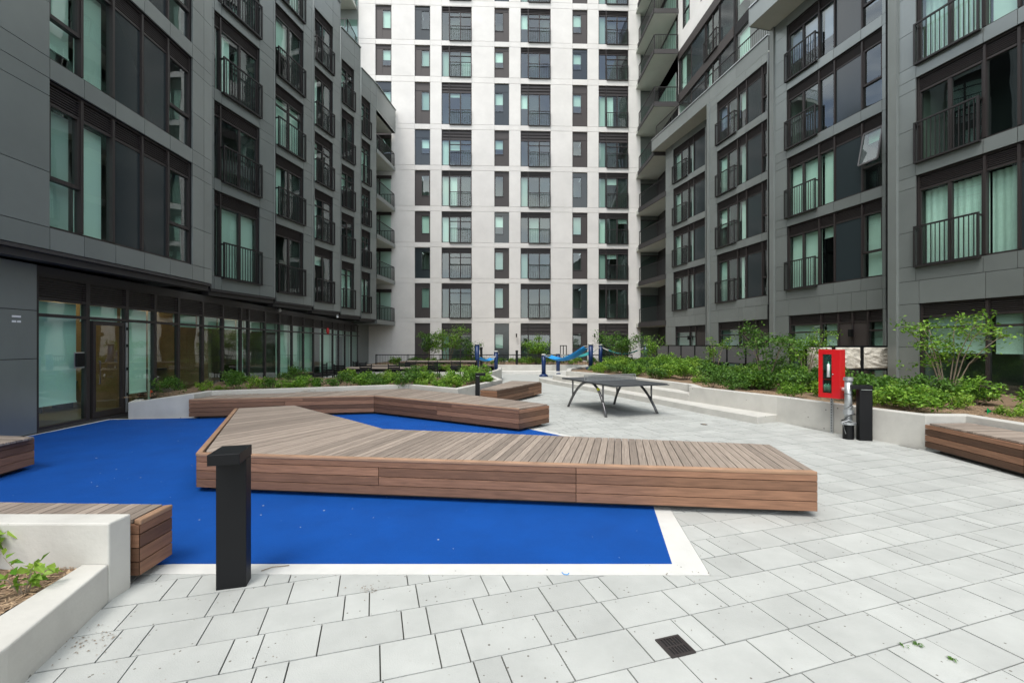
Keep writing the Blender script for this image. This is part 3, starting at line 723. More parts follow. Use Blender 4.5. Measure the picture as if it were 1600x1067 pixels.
for z0, z1 in ((22.2, 33),):
    for us in ((a(1146)+.01, a(1112)), (a(1094), a(1078)), (a(1066), UP.L)): b.box(us[0], us[1], -.035, .02, z0, z1)
    for z in ((22.2, 23.3), (26.2, 26.9), (29.8, 33)): b.box(a(1112), a(1094), -.035, .018, *z); b.box(a(1078), a(1066), -.035, .018, *z)
b.build('white_panel_band', 'white', RB, UP.mtx())
b = MB()
for z in ((21.6, 22.2), (18.6, 19.2), (15.9, 16.1)): b.box(a(1146), UP.L, -.035, .015, *z)
b.build('brown_band', 'brownpanel', RB, UP.mtx())
b = MB(); b.box(11.75, 26, 31.62, 36, 15.2, 33); b.build('wing_end_wall', 'white', RB)
# corner balconies
for f, zs in enumerate((3.0, 6.2, 9.05, 11.95)):
    b = MB(); pts = [(9.95, 35.0), (10.72, 31.05), (11.9, 31.05), (11.9, 36), (9.95, 36)]
    b.prism(pts, zs, zs+.30); s = b.build('balcony', 'soffit', RB)
    b = MB(); b.prism([(9.93, 35.02), (10.70, 31.05), (10.64, 31.05), (9.87, 35.02)], zs-.01, zs+.32); b.build('slab_edge', 'darksoffit', s)
    railing([(9.95, 35.0), (10.70, 31.1)], zs+.30, 1.08, s)
    b = MB(); b.box(10.0, 12, 36.02, 36.1, zs+.3, zs+2.6); b.build('recess_panel', 'darksoffit', s)
    b = MB(); b.v = [(10.1, 36.0, zs+.3), (11.6, 36.0, zs+.3), (11.6, 36.0, zs+2.5), (10.1, 36.0, zs+2.5)]; b.face([0,1,2,3]); b.build('pane', 'glass', s)
for f, zs in enumerate((14.9, 18.35, 22.05, 24.9, 28.1)):
    b = MB(); pts = [(9.92, 35.2), (10.0, 31.5), (11.68, 31.5), (11.68, 36.1), (9.92, 36.1)]
    b.prism(pts, zs, zs+.28); s = b.build('balcony', 'soffit', RB)
    b = MB(); b.prism([(9.9, 35.2), (9.97, 31.47), (9.93, 31.44), (9.86, 35.2)], zs-.01, zs+.3); b.prism([(9.98, 31.49), (11.68, 31.49), (11.68, 31.44), (9.98, 31.44)], zs-.01, zs+.3); b.build('slab_edge', 'darksoffit', s)
    railing([(9.95, 35.1), (10.02, 31.52)], zs+.28, 1.1, s); railing([(10.05, 31.52), (11.66, 31.52)], zs+.28, 1.1, s)
    for k in range(2):
        p = MB(); x = 11.69; y = 32.0+k*1.9; p.v = [(x, y, zs+.3), (x, y+1.8, zs+.3), (x, y+1.8, zs+2.7), (x, y, zs+2.7)]; p.face([3,2,1,0]); p.build('pane', 'glass', s)
        p = MB(); p.box(x+.02, x+.05, y, y+1.8, zs+.3, zs+2.7); p.build('curtain', 'blindgrey', s)
    b = MB(); b.v = [(10.1, 36.15, zs+.3), (11.6, 36.15, zs+.3), (11.6, 36.15, zs+2.5), (10.1, 36.15, zs+2.5)]; b.face([0,1,2,3]); b.build('pane', 'glass', s)
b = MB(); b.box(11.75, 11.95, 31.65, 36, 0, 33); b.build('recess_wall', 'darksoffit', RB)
for px, py, s_, lab in ((1331, 508, RBs, 'black wall lamp on the brown patio wall behind the red cabinet'), (1077, 514, RD, 'tiny black wall lamp on the far brown patio panel at right')):
    u = s_.at(px); m = MB(); m.box(u-.06, u+.06, .0, .1, 1.95, 2.2); tag(m.build('wall_lamp', 'black', None, s_.mtx(0, 0, .0)), label=lab, cat='lamp')
# ================================================================== PAVING
PU = Vector((.9555, .295)); PN = Vector((-.295, .9555))
def uv2xy(u, v): p = PU*u + PN*v; return (p.x, p.y)
RUB = [(-8.84, 8.0), (-8.97, 10.0), (-7.25, 10.24), (-7.2, 10.75), (-2.2, 11.0), (.3, 8.95), (1.98, 7.05), (1.45, 4.55), (1.235, 3.459), (-2.62, 3.459), (-3.6, 3.3), (-8.4, 3.0)]
KW = .085
KOUT = [(-8.96, 7.9), (-9.10, 10.12), (-7.25, 10.34), (-7.2, 10.95), (-2.15, 11.15), (.45, 9.0), (2.2, 7.0), (1.62, 4.55), (1.455, 3.29), (-2.7, 3.31), (-3.6, 3.2), (-8.5, 2.9)]
def pip(p, poly):
    c = False; n = len(poly); x, y = p
    for i in range(n):
        x1, y1 = poly[i]; x2, y2 = poly[(i+1) % n]
        if (y1 > y) != (y2 > y) and x < (x2-x1)*(y-y1)/(y2-y1)+x1: c = not c
    return c
def clip_out(poly, half):      # keep the part of poly where n.x >= c
    (nx, ny), c = half; out = []
    for i in range(len(poly)):
        p, q = poly[i], poly[(i+1) % len(poly)]; dp, dq = p[0]*nx+p[1]*ny-c, q[0]*nx+q[1]*ny-c
        if dp >= 0: out.append(p)
        if (dp >= 0) != (dq >= 0):
            t = dp/(dp-dq); out.append((p[0]+(q[0]-p[0])*t, p[1]+(q[1]-p[1])*t))
    return out
paving = MB(); paving.prism([(-9.3, -6), (9.5, -6), (9.5, 20), (6, 27), (-3, 27), (-9.6, 27)], -.055, -.012)
PV = tag(paving.build('paving', 'sand'), kind='structure')
tag(PV, label=None)
rp = random.Random(3)
P0V = 2.649; PW = .2917
cells = []
grate_c = G(1055, 1010)
for k in range(-14, 52):
    v0 = P0V + PW*k; u = -14 + rp.uniform(0, .4); last = 0
    seq = []
    while u < 14:
        if not seq:
            seq = [.465, .155, .31] if rp.random() < .6 else [.465, .31, .155]
            if rp.random() < .25: seq = [.465, .155, .31, .31]
        w = seq.pop(0); cells.append((u, u+w, v0, v0+PW)); u += w
wallside = [(-3.1, 3.3), (-2.66, 3.11), (-2.42, 2.2), (-2.1, 1.0), (-1.6, -1)]
near, far = [], []
g = .004
for (u0, u1, v0, v1) in cells:
    q = [uv2xy(u0+g, v0+g), uv2xy(u1-g, v0+g), uv2xy(u1-g, v1-g), uv2xy(u0+g, v1-g)]
    cx = sum(p[0] for p in q)/4; cy = sum(p[1] for p in q)/4
    if cy < 1.2 or cy > 15.5: continue
    if cx < -3.2 and cy < 9 or cx < -1.2 and cy > 10.2: continue
    if cx < -1.3 and 3.9 < cy < 10.3: continue
    lim = 7.45 if cy < 7.3 else 6.9
    if cx > lim: continue
    if cy > 7 and cx > 6.75-(cy-7.2)*.40: continue
    ins = [pip(p, KOUT) for p in q]
    if all(ins) and pip((cx, cy), KOUT): continue
    qs = [q]
    if any(ins) or pip((cx, cy), KOUT):        # cut the paver along the border edges it crosses
        rest = q; qs = []
        for (A, B) in (((1.455, 3.29), (-2.7, 3.31)), ((1.62, 4.55), (1.455, 3.29)), ((2.2, 7.0), (1.62, 4.55)), ((.45, 9.0), (2.2, 7.0))):
            nx, ny = (A[1]-B[1]), (B[0]-A[0]); L = math.hypot(nx, ny); nx, ny = nx/L, ny/L; c = A[0]*nx+A[1]*ny
            m = ((A[0]+B[0])/2, (A[1]+B[1])/2); sg_ = 1 if not pip((m[0]+nx*.05, m[1]+ny*.05), KOUT) else -1
            o_ = clip_out(rest, ((nx*sg_, ny*sg_), c*sg_+.004))
            if len(o_) >= 3: qs.append(o_)
            rest = clip_out(rest, ((-nx*sg_, -ny*sg_), -c*sg_))
            if len(rest) < 3: break
    for q in qs:
        area = abs(sum(q[i][0]*q[(i+1)%len(q)][1]-q[(i+1)%len(q)][0]*q[i][1] for i in range(len(q))))/2
        if area < .001: continue
        cx = sum(p[0] for p in q)/len(q); cy = sum(p[1] for p in q)/len(q)
        vis = cy > 1.7 and abs(cx) < cy*1.2
        (near if vis else far).append((cy, q))
near.sort(key=lambda t: t[0])
for cy, q in near[:285]:
    b = MB(); dz = rp.uniform(-.0015, .0015); b.prism(q, -.012, dz); b.build('paver', 'paver', PV)
b = MB()
for cy, q in near[285:]+far:
    b.prism(q, -.012, rp.uniform(-.0015, .0015))
tag(b.build('pavers', 'paverfar', PV), kind='stuff')
b = MB(); b.prism([(-1.2, 15.45), (6.5, 15.45), (6, 27), (-1.2, 27)], -.012, .0); tag(b.build('far_paving', 'paver'), kind='structure')
b = MB(); b.prism([(-9.6, 15.5), (-1.21, 15.5), (-1.21, 27), (-9.6, 27)], -.012, .002); tag(b.build('terrace_paving', 'concrete'), kind='structure')
# border and rubber
b = MB(); b.prism(KOUT, -.01, .002); tag(b.build('white_border_strip', 'kerb'), kind='structure')
b = MB(); b.prism(RUB, .0, .007); tag(b.build('blue_play_surface', 'rubber'), kind='structure')
# grate in the pavers
gx, gy = grate_c
def grate(cx, cy, w, lab):
    t = empty('floor_drain', (cx, cy, 0), math.atan2(PU.y, PU.x), label=lab, cat='drain')
    b = MB(); h = w/2
    b.box(-h, h, -h, -h+.014, .0, .009); b.box(-h, h, h-.014, h, .0, .009); b.box(-h, -h+.014, -h+.014, h-.014, .0, .009); b.box(h-.014, h, -h+.014, h-.014, .0, .009)
    b.build('frame', 'frame', t)
    b = MB(); n = 8
    for i in range(1, n): x = -h+w*i/n; b.box(x-.004, x+.004, -h+.014, h-.014, .0045, .008)
    b.box(-h+.014, h-.014, -.006, .006, .0045, .0072); b.build('grating', 'frame', t)
    b = MB(); b.box(-h+.015, h-.015, -h+.015, h-.015, .002, .0042); b.build('sump', 'joint', t)
grate(gx, gy, .155, 'square rusty drain grate set in the pale pavers in the foreground')
x, y = G(1100, 663); 
t = empty('floor_drain', (x, y, 0), label='small dark drain cover in the paving right of the table tennis table', cat='drain')
b = MB(); b.tube([(0,0,.0), (0,0,.006)], .07, 16); b.build('cover', 'frame', t)
b = MB(); b.tube([(0,0,.006), (0,0,.009)], [.04, .035], 16); b.build('lid', 'bark', t)
# debris on the paving, white specks on the rubber, weeds
rd = random.Random(9)
b = MB()
def flake(b, x, y, z, s):
    a = rd.uniform(0, 6.28); c, d = math.cos(a)*s, math.sin(a)*s; k = rd.uniform(.2, .6)
    n = len(b.v); b.v += [(x-c, y-d, z), (x+d*k, y-c*k, z+s*.4), (x+c, y+d, z), (x-d*k, y+c*k, z+s*.15)]; b.face([n, n+1, n+2, n+3])
for i in range(2600):
    y = rd.uniform(1.8, 10); x = rd.uniform(-2.2, 6.8)
    if pip((x, y), KOUT) or x > 6.7-(max(0, y-7.2))*.4: continue
    if rd.random() > .35+.65*(mnoise.noise(Vector((x*1.3, y*1.3, 0)))+.4): continue
    flake(b, x, y, .004, rd.uniform(.0025, .006))
for (cx, cy, n, r) in ((*G(128, 1000), 60, .13), (*G(140, 1010), 30, .09), (*G(575, 920), 40, .06), (5.6, 9.4, 30, .2), (6.4, 7.3, 50, .25), (1.3, 3.3, 15, .1), (3.1, 6.2, 20, .5)):
    for i in range(n): flake(b, cx+rd.gauss(0, r), cy+rd.gauss(0, r*.6), .005, rd.uniform(.003, .010))
tag(b.build('leaf_litter', 'bark'), kind='stuff')
b = MB()
for i in range(120):
    x, y = rd.uniform(-6, 1.3), rd.uniform(3.5, 9.5)
    if pip((x, y), RUB): flake(b, x, y, .009, rd.uniform(.002, .007))
tag(b.build('paper_specks', 'paint'), kind='stuff')
for px, py, n in ((1434, 1008, 14), (1488, 1032, 10), (1412, 1010, 5)):
    x, y = G(px, py); b = MB()
    for i in range(n*2):
        a = rd.uniform(0, 6.28); l = rd.uniform(.008, .022); k = len(b.v)
        b.v += [(x, y, .002), (x+math.cos(a)*l-.004, y+math.sin(a)*l, .012), (x+math.cos(a)*l*1.6, y+math.sin(a)*l*1.6, .006), (x+math.cos(a)*l+.004, y+math.sin(a)*l, .012)]; b.face([k, k+1, k+2, k+3])
    tag(b.build('weed', 'leafB'), label={1434: 'small green weed in the paver joint in the lower right, middle one', 1488: 'small green weed in the paver joint nearest the lower right corner', 1412: 'tiniest green weed in the paver joint, leftmost of three'}[px], cat='weed')
x, y = G(433, 887); b = MB(); b.tube([G(408, 893)+(.008,), G(425, 888)+(.012,), G(452, 884.5)+(.009,)], .0035, 5); tag(b.build('twig', 'bark'), label='thin dark twig lying on the white border strip', cat='twig')
b = MB(); b.tube([G(878, 895)+(.006,), G(881, 898)+(.006,), G(887, 898.6)+(.006,), G(889, 896)+(.006,)], .003, 5); tag(b.build('blue_mark', 'sling'), label='tiny blue horseshoe shaped clip on the white border strip', cat='clip')

# ================================================================== BENCHES
def resample(pl, n):
    P = [Vector(p) for p in pl]; Ls = [(P[i+1]-P[i]).length for i in range(len(P)-1)]; T = sum(Ls); out = []
    for k in range(n+1):
        t = T*k/n; i = 0
        while i < len(Ls)-1 and t > Ls[i]: t -= Ls[i]; i += 1
        out.append(P[i].lerp(P[i+1], min(1, t/Ls[i])))
    return out
def bench(lab, runs, outline, sides, z0=.06, z1=.45, pitch=.088, group=None, nose=(), toponly=()):
    """runs: list of (front polyline, back polyline) that carry cross boards; outline: ccw polygon; sides: edges that show boards"""
    cx = sum(p[0] for p in outline)/len(outline); cy = sum(p[1] for p in outline)/len(outline)
    t = empty('deck_bench', (cx, cy, 0), label=lab, cat='bench', group=group)
    inv = Matrix.Translation((-cx, -cy, 0))
    def put(b, n, m): return b.build(n, m, t, inv, bevel=.002)
    b = MB(); ins = []
    P = [Vector(p) for p in outline]; n = len(P)
    area = sum(P[i].x*P[(i+1)%n].y-P[(i+1)%n].x*P[i].y for i in range(n)); sgn = 1 if area > 0 else -1
    def offset(d):
        res = []
        for i in range(n):
            a, p, c = P[i-1], P[i], P[(i+1)%n]
            d1, d2 = (p-a).normalized(), (c-p).normalized()
            n1, n2 = Vector((-d1.y, d1.x))*sgn, Vector((-d2.y, d2.x))*sgn
            m = (n1+n2); m = m/max(.3, m.dot(n1)); res.append(p+m*d)
        return res
    b.prism([tuple(p) for p in offset(.13)], .0, .30); put(b, 'plinth', 'plinth')
    b = MB(); b.prism([tuple(p) for p in offset(.045)], .09, z1-.031); b.build('core', 'joint', t, inv)
    for f, r in runs:
        L = sum((Vector(f[i+1])-Vector(f[i])).length for i in range(len(f)-1)); L2 = sum((Vector(r[i+1])-Vector(r[i])).length for i in range(len(r)-1))
        N = max(2, round(max(L, L2)/pitch)); F, K = resample(f, N), resample(r, N)
        for i in range(N):
            a, b_, c, d = F[i], F[i+1], K[i+1], K[i]
            gp = .0035; u = (b_-a).normalized() if (b_-a).length > 1e-4 else Vector((0,0)); w = (c-d).normalized() if (c-d).length > 1e-4 else Vector((0,0))
            q = [a+u*gp, b_-u*gp, c-w*gp, d+w*gp]; m = MB(); dz = random.uniform(-.0012, .0012)
            q = [tuple(p) for p in q]
            ar = sum(q[k][0]*q[(k+1)%4][1]-q[(k+1)%4][0]*q[k][1] for k in range(4)); o = [0,1,2,3]
            m.prism(q, z1-.028, z1+dz)
            Ln = ((d-a).length+(c-b_).length)/2; Wd = .09
            uvq = [(0, 0), (0, Wd), (Ln, Wd), (Ln, 0)]
            if ar < 0: uvq = uvq[::-1]
            for k in range(4): m.uv[k] = uvq[k]; m.uv[k+4] = uvq[k]
            put(m, 'top_board', 'woodtop')
    bh = (z1-z0)/4
    for (i0, i1) in sides:
        p, q = P[i0], P[i1]; d = (q-p); L = d.length; d.normalize(); nn = Vector((d.y, -d.x))*sgn    # outward
        for k in range(4):
            za, zb_ = z0+bh*k, z0+bh*(k+1)
            if k == 3: zb_ = z1-.030
            x = 0.; first = True
            off = (4.3, 2.17, 2.17, 4.3)[k] if L > 6 else (2.4, 2.0, 2.0, 2.4)[k]
            while x < L-.01:
                e = min(L, x + (off if first and L > 3 else (2.13 if L > 6 else 2.75)));
                if L-e < .5: e = L
                first = False
                a0, a1 = p+d*(x+.003), p+d*(e-.003); c0, c1 = a0-nn*.042, a1-nn*.042
                if x == 0: c0 = c0 + d*.04
                if e == L: c1 = c1 - d*.04
                m = MB(); m.prism([tuple(a0), tuple(a1), tuple(c1), tuple(c0)], za+.0035, zb_-.0035)
                order = [tuple(v[:2]) for v in m.v]
                for vi, v in enumerate(m.v):
                    s = (Vector(v[:2])-p).dot(d); m.uv[vi] = (s, v[2])
                put(m, 'side_board', 'woodside'); x = e
    for (i0, i1) in nose:
        p, q = P[i0], P[i1]; d = (q-p).normalized(); nn = Vector((d.y, -d.x))*sgn; L = (q-p).length; x = 0
        while x < L-.01:
            e = min(L, x+6.7)
            a0, a1 = p+d*(x+.001)+nn*.006, p+d*(e-.001)+nn*.006; c0, c1 = p+d*(x+.001)-nn*.055, p+d*(e-.001)-nn*.055
            if x == 0: c0 += d*.02
            if e == L: c1 -= d*.02
            m = MB(); m.prism([tuple(a0), tuple(a1), tuple(c1), tuple(c0)], z1-.034, z1+.004)
            for vi, v in enumerate(m.v): m.uv[vi] = ((Vector(v[:2])-p).dot(d), v[2]+.05*(Vector(v[:2])-p).dot(nn))
            o = m.build('nosing_board', 'nosing', t, inv, bevel=.010); x = e
    return t
def g45(px, py): return G(px, py, .45)
# main bench
FR, MID, FL, FARL, FARR, INN, BR = (2.985, 4.375), (-2.41, 5.045), (-3.61, 5.12), (-5.36, 8.66), (-4.40, 9.11), (-1.885, 6.59), (3.25, 5.57)
e1 = .06
fr_in = [(2.985, 4.435), (-2.38, 5.04)]
bench('long angled wooden deck bench lying across the centre of the blue surface',
      [(fr_in, [(3.2, 5.57), (0.6, 6.10), (-1.885, 6.58)]),
       ([(-2.38, 5.04), (-3.545, 5.18), (-5.30, 8.69)], [(-1.885, 6.58), (-2.6, 7.31), (-4.42, 9.09)])],
      [FR, BR, INN, FARR, FARL, FL], [(0, 1), (1, 2), (2, 3), (3, 4), (4, 5), (5, 0)], nose=[(5, 0), (4, 5)])
# back bench
A0, A1, A2, A3 = (-7.26, 10.06), (-3.32, 10.78), (.135, 8.60), (.776, 9.31)
B1, B2, B3 = (-1.42, 11.32), (-2.92, 12.50), (-7.22, 10.86)
bench('angled wooden deck bench behind the blue surface along the left planter wall',
      [([(-7.25, 10.12), (-3.33, 10.84)], [B3, B2]), ([(-3.33, 10.84), (.10, 8.66)], [B2, B1, (.74, 9.29)])],
      [A0, A1, A2, A3, B1, B2, B3], [(0, 1), (1, 2), (2, 3), (3, 4), (6, 0)], nose=[(0, 1), (1, 2)])
bench('short wooden deck bench at the corner of the left planter behind the black bollard',
      [([(-.40, 12.12), (.94, 14.76)], [(-.86, 12.35), (.0, 15.15)])],
      [(-.88, 12.36), (-.40, 12.08), (.98, 14.76), (.0, 15.2)], [(0, 1), (1, 2), (2, 3)])
bench('wooden deck bench cut off by the left edge under the grey pillar',
      [([(-6.42, 6.02), (-6.36, 5.2), (-6.3, 4.2)], [(-7.5, 6.2), (-7.6, 5.2), (-7.7, 4.1)])],
      [(-6.5, 6.1), (-7.55, 6.3), (-7.75, 4.1), (-6.25, 4.2), (-6.36, 5.2)], [(0, 1), (3, 4), (4, 0)])
bench('wooden deck bench behind the low concrete planter in the lower left corner',
      [([(-2.70, 3.19), (-4.6, 3.24)], [(-2.72, 3.49), (-4.6, 3.56)])],
      [(-2.645, 3.49), (-4.7, 3.56), (-4.7, 3.20), (-2.632, 3.165)], [(3, 0), (0, 1), (2, 3)], nose=[(3, 0)])
bench('wooden deck bench against the right concrete wall at the right edge',
      [([(6.57, 7.05), (6.49, 5.65), (6.42, 4.0)], [(7.24, 7.1), (7.24, 6.0), (7.24, 4.0)])],
      [(6.57, 7.13), (7.25, 7.14), (7.25, 4.0), (6.38, 4.0), (6.45, 5.645)], [(3, 4), (4, 0)])
# red reflectors under the main bench: bricks standing below it
b = MB()
for x0, x1 in ((.19, .28), (.40, .47), (.51, .54)): b.prism([(x0, 4.86), (x1, 4.85), (x1, 4.90), (x0, 4.91)], .01, .052)
tag(b.build('red_block', 'red'), label='small red and grey blocks tucked under the front edge of the central bench', cat='block')

# ================================================================== CONCRETE WALLS AND STEPS
def wall(name, path, w, ztop, lab, z0=-.05, side=1, zlist=None, cat='wall', m='concrete'):
    """ribbon of width w to the left (side=1) of the path"""
    P = [Vector(p) for p in path]; n = len(P); off = []
    for i in range(n):
        d1 = (P[i]-P[i-1]).normalized() if i > 0 else (P[1]-P[0]).normalized()
        d2 = (P[i+1]-P[i]).normalized() if i < n-1 else d1
        n1, n2 = Vector((-d1.y, d1.x))*side, Vector((-d2.y, d2.x))*side; mm = n1+n2; mm = mm/max(.4, mm.dot(n1)); off.append(P[i]+mm*w)
    zl = zlist or [ztop]*n
    b = MB(); v = b.v
    for i in range(n): v += [(P[i].x, P[i].y, z0), (P[i].x, P[i].y, zl[i]), (off[i].x, off[i].y, zl[i]), (off[i].x, off[i].y, z0)]
    for i in range(n-1):
        a, c = 4*i, 4*i+4
        for j in range(4): b.face([a+j, a+(j+1)%4, c+(j+1)%4, c+j] if side < 0 else [a+j, c+j, c+(j+1)%4, a+(j+1)%4])
    b.face([0,1,2,3] if side > 0 else [3,2,1,0]); k = 4*(n-1); b.face([k+3,k+2,k+1,k] if side > 0 else [k,k+1,k+2,k+3])
    o = b.build(name, m, None, bevel=.012)
    if lab: tag(o, label=lab, cat=cat)
    return o
wall('planter_wall', [(-9.02, 10.72), (-8.64, 10.08), (-7.30, 10.28), (-7.30, 10.90), (-2.93, 12.62), (-1.38, 11.42), (-.31, 14.4), (-.93, 17.5), (-.5, 20.3), (-.5, 22)], .17, .55,
     'concrete planter wall around the left shrub bed behind the back bench', zlist=[.37, .38, .55, .55, .55, .55, .55, .55, .55, .55], side=1)
wall('planter_wall', [(7.30, 2.0), (7.28, 7.19), (6.66, 7.21), (6.13, 8.62), (5.8, 9.8), (5.35, 10.73), (4.77, 12.1)], .2, .55, 'tall concrete planter wall along the right shrub bed', side=-1)
wall('planter_wall', [(4.93, 12.12), (5.03, 12.8), (4.6, 14.1), (3.95, 16), (3.1, 17.7), (2.27, 18.9), (2.6, 21), (4.2, 24)], .2, .545, 'far curving concrete wall of the right bed above the two steps', side=-1)
def step(name, front, back, z, lab):
    b = MB(); b.prism(front+back[::-1], -.03, z); return tag(b.build(name, 'concrete', bevel=.012), label=lab, cat='step')
step('concrete_step', [(5.80, 9.79), (5.20, 9.48), (4.65, 10.86), (4.2, 12.27), (3.85, 13.15), (2.88, 15.8), (1.62, 18.9), (1.2, 20.2)],
     [(5.83, 9.80), (5.80, 9.9), (5.36, 10.9), (4.85, 12.0), (4.75, 13.2), (3.7, 15.95), (2.2, 18.9), (1.7, 20.3)], .155, 'lowest long curved concrete step right of the table tennis table')
step('concrete_step', [(4.765, 12.09), (4.3, 13.4), (3.4, 15.9), (2.2, 18.1), (1.75, 19.3)], [(4.98, 12.11), (4.9, 13.3), (4.3, 15.9), (2.5, 18.95), (2.2, 19.9)], .35, 'upper short curved concrete step beside the far planter wall')
wall('low_concrete_wall', [(-.9, 26), (4.4, 26)], .3, .47, 'long low pale concrete wall at the far end before the white tower', side=1)
b = MB(); b.box(-.6, 4.2, 25.1, 25.98, -.02, .15); tag(b.build('concrete_step', 'concretetop', bevel=.01), label='flat pale step in front of the far low concrete wall', cat='step')
b = MB(); b.box(1.9, 2.3, 25.6, 25.97, .151, .43); tag(b.build('concrete_block', 'concrete', bevel=.01), label='small concrete block on the far pale step', cat='block')
# corner planter lower left
NPb = MB(); NPb.prism([(-2.66, 3.13), (-6, 3.13), (-6, 2.955), (-2.66, 2.955)], -.05, .516)
pl = NPb.build('planter_wall', 'concrete', bevel=.012); tag(pl, label='low L-shaped concrete planter wall in the lower left corner', cat='wall')
b = MB(); b.prism([(-2.66, 2.953), (-2.83, 2.953), (-2.66, 1.9), (-2.35, .6), (-2.15, .6), (-2.42, 2.15)], -.05, .25); b.build('lower_arm', 'concrete', pl, bevel=.012)
# beds of mulch
def bed(name, pts, z, seed, n=26):
    """gently uneven sheet of mulch"""
    xs = [p[0] for p in pts]; ys = [p[1] for p in pts]; b = MB(); idx = {}
    st = max((max(xs)-min(xs)), (max(ys)-min(ys)))/n
    i0, i1, j0, j1 = 0, int((max(xs)-min(xs))/st)+2, 0, int((max(ys)-min(ys))/st)+2
    for i in range(i1):
        for j in range(j1):
            x, y = min(xs)+i*st, min(ys)+j*st
            q = [(x, y), (x+st, y), (x+st, y+st), (x, y+st)]
            if sum(pip(p, pts) for p in q) < 3: continue
            f = []
            for p in q:
                k = (round(p[0], 4), round(p[1], 4))
                if k not in idx: idx[k] = len(b.v); b.v.append((p[0], p[1], z-(.14*max(0, min(1, (-7.3-p[0])/1.0))*max(0, min(1, (12.2-p[1])/1.2)) if seed == 1 else 0)+.05*mnoise.noise(Vector((p[0]*1.1, p[1]*1.1, seed)))+.02*mnoise.noise(Vector((p[0]*5, p[1]*5, seed)))))
                f.append(idx[k])
            b.face(f)
    return tag(b.build(name, 'mulch', smooth=True), kind='structure')
BL = [(-9.0, 10.95), (-8.5, 10.3), (-7.36, 10.42), (-7.36, 11.0), (-2.9, 12.72), (-1.45, 11.6), (-.42, 14.4), (-.45, 16.6), (-9.6, 16.6)]
BLx = [(-9.6, 10.1), (-7.2, 10.35), (-7.2, 10.95), (-2.9, 12.75), (-1.3, 11.5), (-.3, 14.4), (-.3, 17.0), (-9.7, 17.0)]
bed('mulch_bed', BL, .46, 1, 70)
BR_ = [(7.4, 2.0), (7.38, 7.3), (6.76, 7.32), (6.25, 8.65), (5.92, 9.85), (5.46, 10.8), (5.05, 12.15), (5.15, 12.8), (4.75, 14.1), (4.05, 16.05), (3.2, 17.8), (2.4, 18.95), (2.7, 21), (4.3, 24), (9.6, 27), (9.8, 24), (12, 18), (12.2, 10), (12.6, 2)]
bed('mulch_bed', BR_, .47, 2, 90)
bed('mulch_bed', [(-6, .6), (-2.35, .6), (-2.75, 2.3), (-2.79, 2.98), (-6, 2.98)], .215, 3, 40)
bed('mulch_bed', [(-9.5, 27.4), (10, 27.4), (10, 34.5), (-9.5, 34.5)], .35, 4, 50)
def chips(n, area, z, seed, s=(.012, .032)):
    r = random.Random(seed); b = MB()
    xs = [p[0] for p in area]; ys = [p[1] for p in area]
    while n > 0:
        x, y = r.uniform(min(xs), max(xs)), r.uniform(min(ys), max(ys)); n -= 1
        if not pip((x, y), area): continue
        zz = z+.05*mnoise.noise(Vector((x*1.1, y*1.1, seed)))+.02*mnoise.noise(Vector((x*5, y*5, seed)))
        l = r.uniform(*s); a = r.uniform(0, 6.28); d = Vector((math.cos(a)*l, math.sin(a)*l, r.uniform(-.3, .3)*l)); p = Vector((x, y, zz+.008))
        b.bar(p-d, p+d, r.uniform(.003, .009), .003)
    return tag(b.build('wood_chips', 'chip'), kind='stuff')
chips(5200, [(-5.2, 1.2), (-2.5, 1.2), (-2.78, 2.3), (-2.80, 2.97), (-5.2, 2.97)], .215, 3)
chips(9000, [(7.4, 6.2), (7.4, 7.35), (6.4, 8.9), (5.6, 11), (6.3, 11.5), (8, 9), (10.5, 8.5), (10.5, 5.5)], .47, 2, (.015, .045))
chips(5000, [(-7.3, 10.6), (-3.0, 12.75), (-1.5, 11.7), (-.9, 13), (-3, 14), (-9, 12.0), (-9.2, 10.4)], .46, 1, (.02, .05))

# ================================================================== TABLE TENNIS TABLE
c0, c1, c2 = Vector((1.42, 12.3)), Vector((2.27, 10.05)), Vector((3.54, 10.79)); 
ax = (c0-c1).normalized(); ay = Vector((ax.y, -ax.x)); cen = c1+ax*1.25+ay*.745
ang = math.atan2(ax.y, ax.x)
T = empty('table_tennis_table', (cen.x, cen.y, 0), ang, label='dark outdoor table tennis table with curved metal legs on the paving', cat='table')
Lx, Ly, ht = 1.27, .745, .76      # local: x along the length; -y is the right side
b = MB(); b.box(-Lx, Lx, -Ly, Ly, ht-.035, ht); b.box(-Lx-.09, -Lx, -Ly+.02, -Ly+.3, ht-.028, ht-.012); b.build('tabletop', 'tabletop', T, bevel=.006)
b = MB()
for x0, x1, y0, y1 in ((-Lx+.005, Lx-.005, -.003, .003), (-Lx+.005, Lx-.005, -Ly+.005, -Ly+.022), (-Lx+.005, Lx-.005, Ly-.022, Ly-.005), (-Lx+.005, -Lx+.022, -Ly+.03, Ly-.03), (Lx-.022, Lx-.005, -Ly+.03, Ly-.03)): b.box(x0, x1, y0, y1, ht+.001, ht+.0025)
b.build('court_lines', 'greypanel', T)
for s in (-1, 1):
    pts = []
    y = s*(Ly-.12)
    for i in range(21):
        t = i/20; x = -.93+1.86*t; z = .735*(1-abs(2*t-1)**2.3); pts.append((x, y+s*.10*(abs(2*t-1)**2), max(0, z)))
    b = MB(); b.tube(pts, .032, 10); b.build('curved_leg', 'steel', T, smooth=True)
    for x in (-.74, .74):
        i = min(range(21), key=lambda k: abs(pts[k][0]-x)); b = MB(); b.tube([(x, pts[i][1], pts[i][2]), (x, pts[i][1], ht-.035)], .022, 8); b.build('strut', 'steel', T, smooth=True)
b = MB(); b.tube([(-.52, Ly-.075, .590), (-.48, Ly-.08, .613)], .0345, 10); b.build('warning_sticker', 'yellow', T)
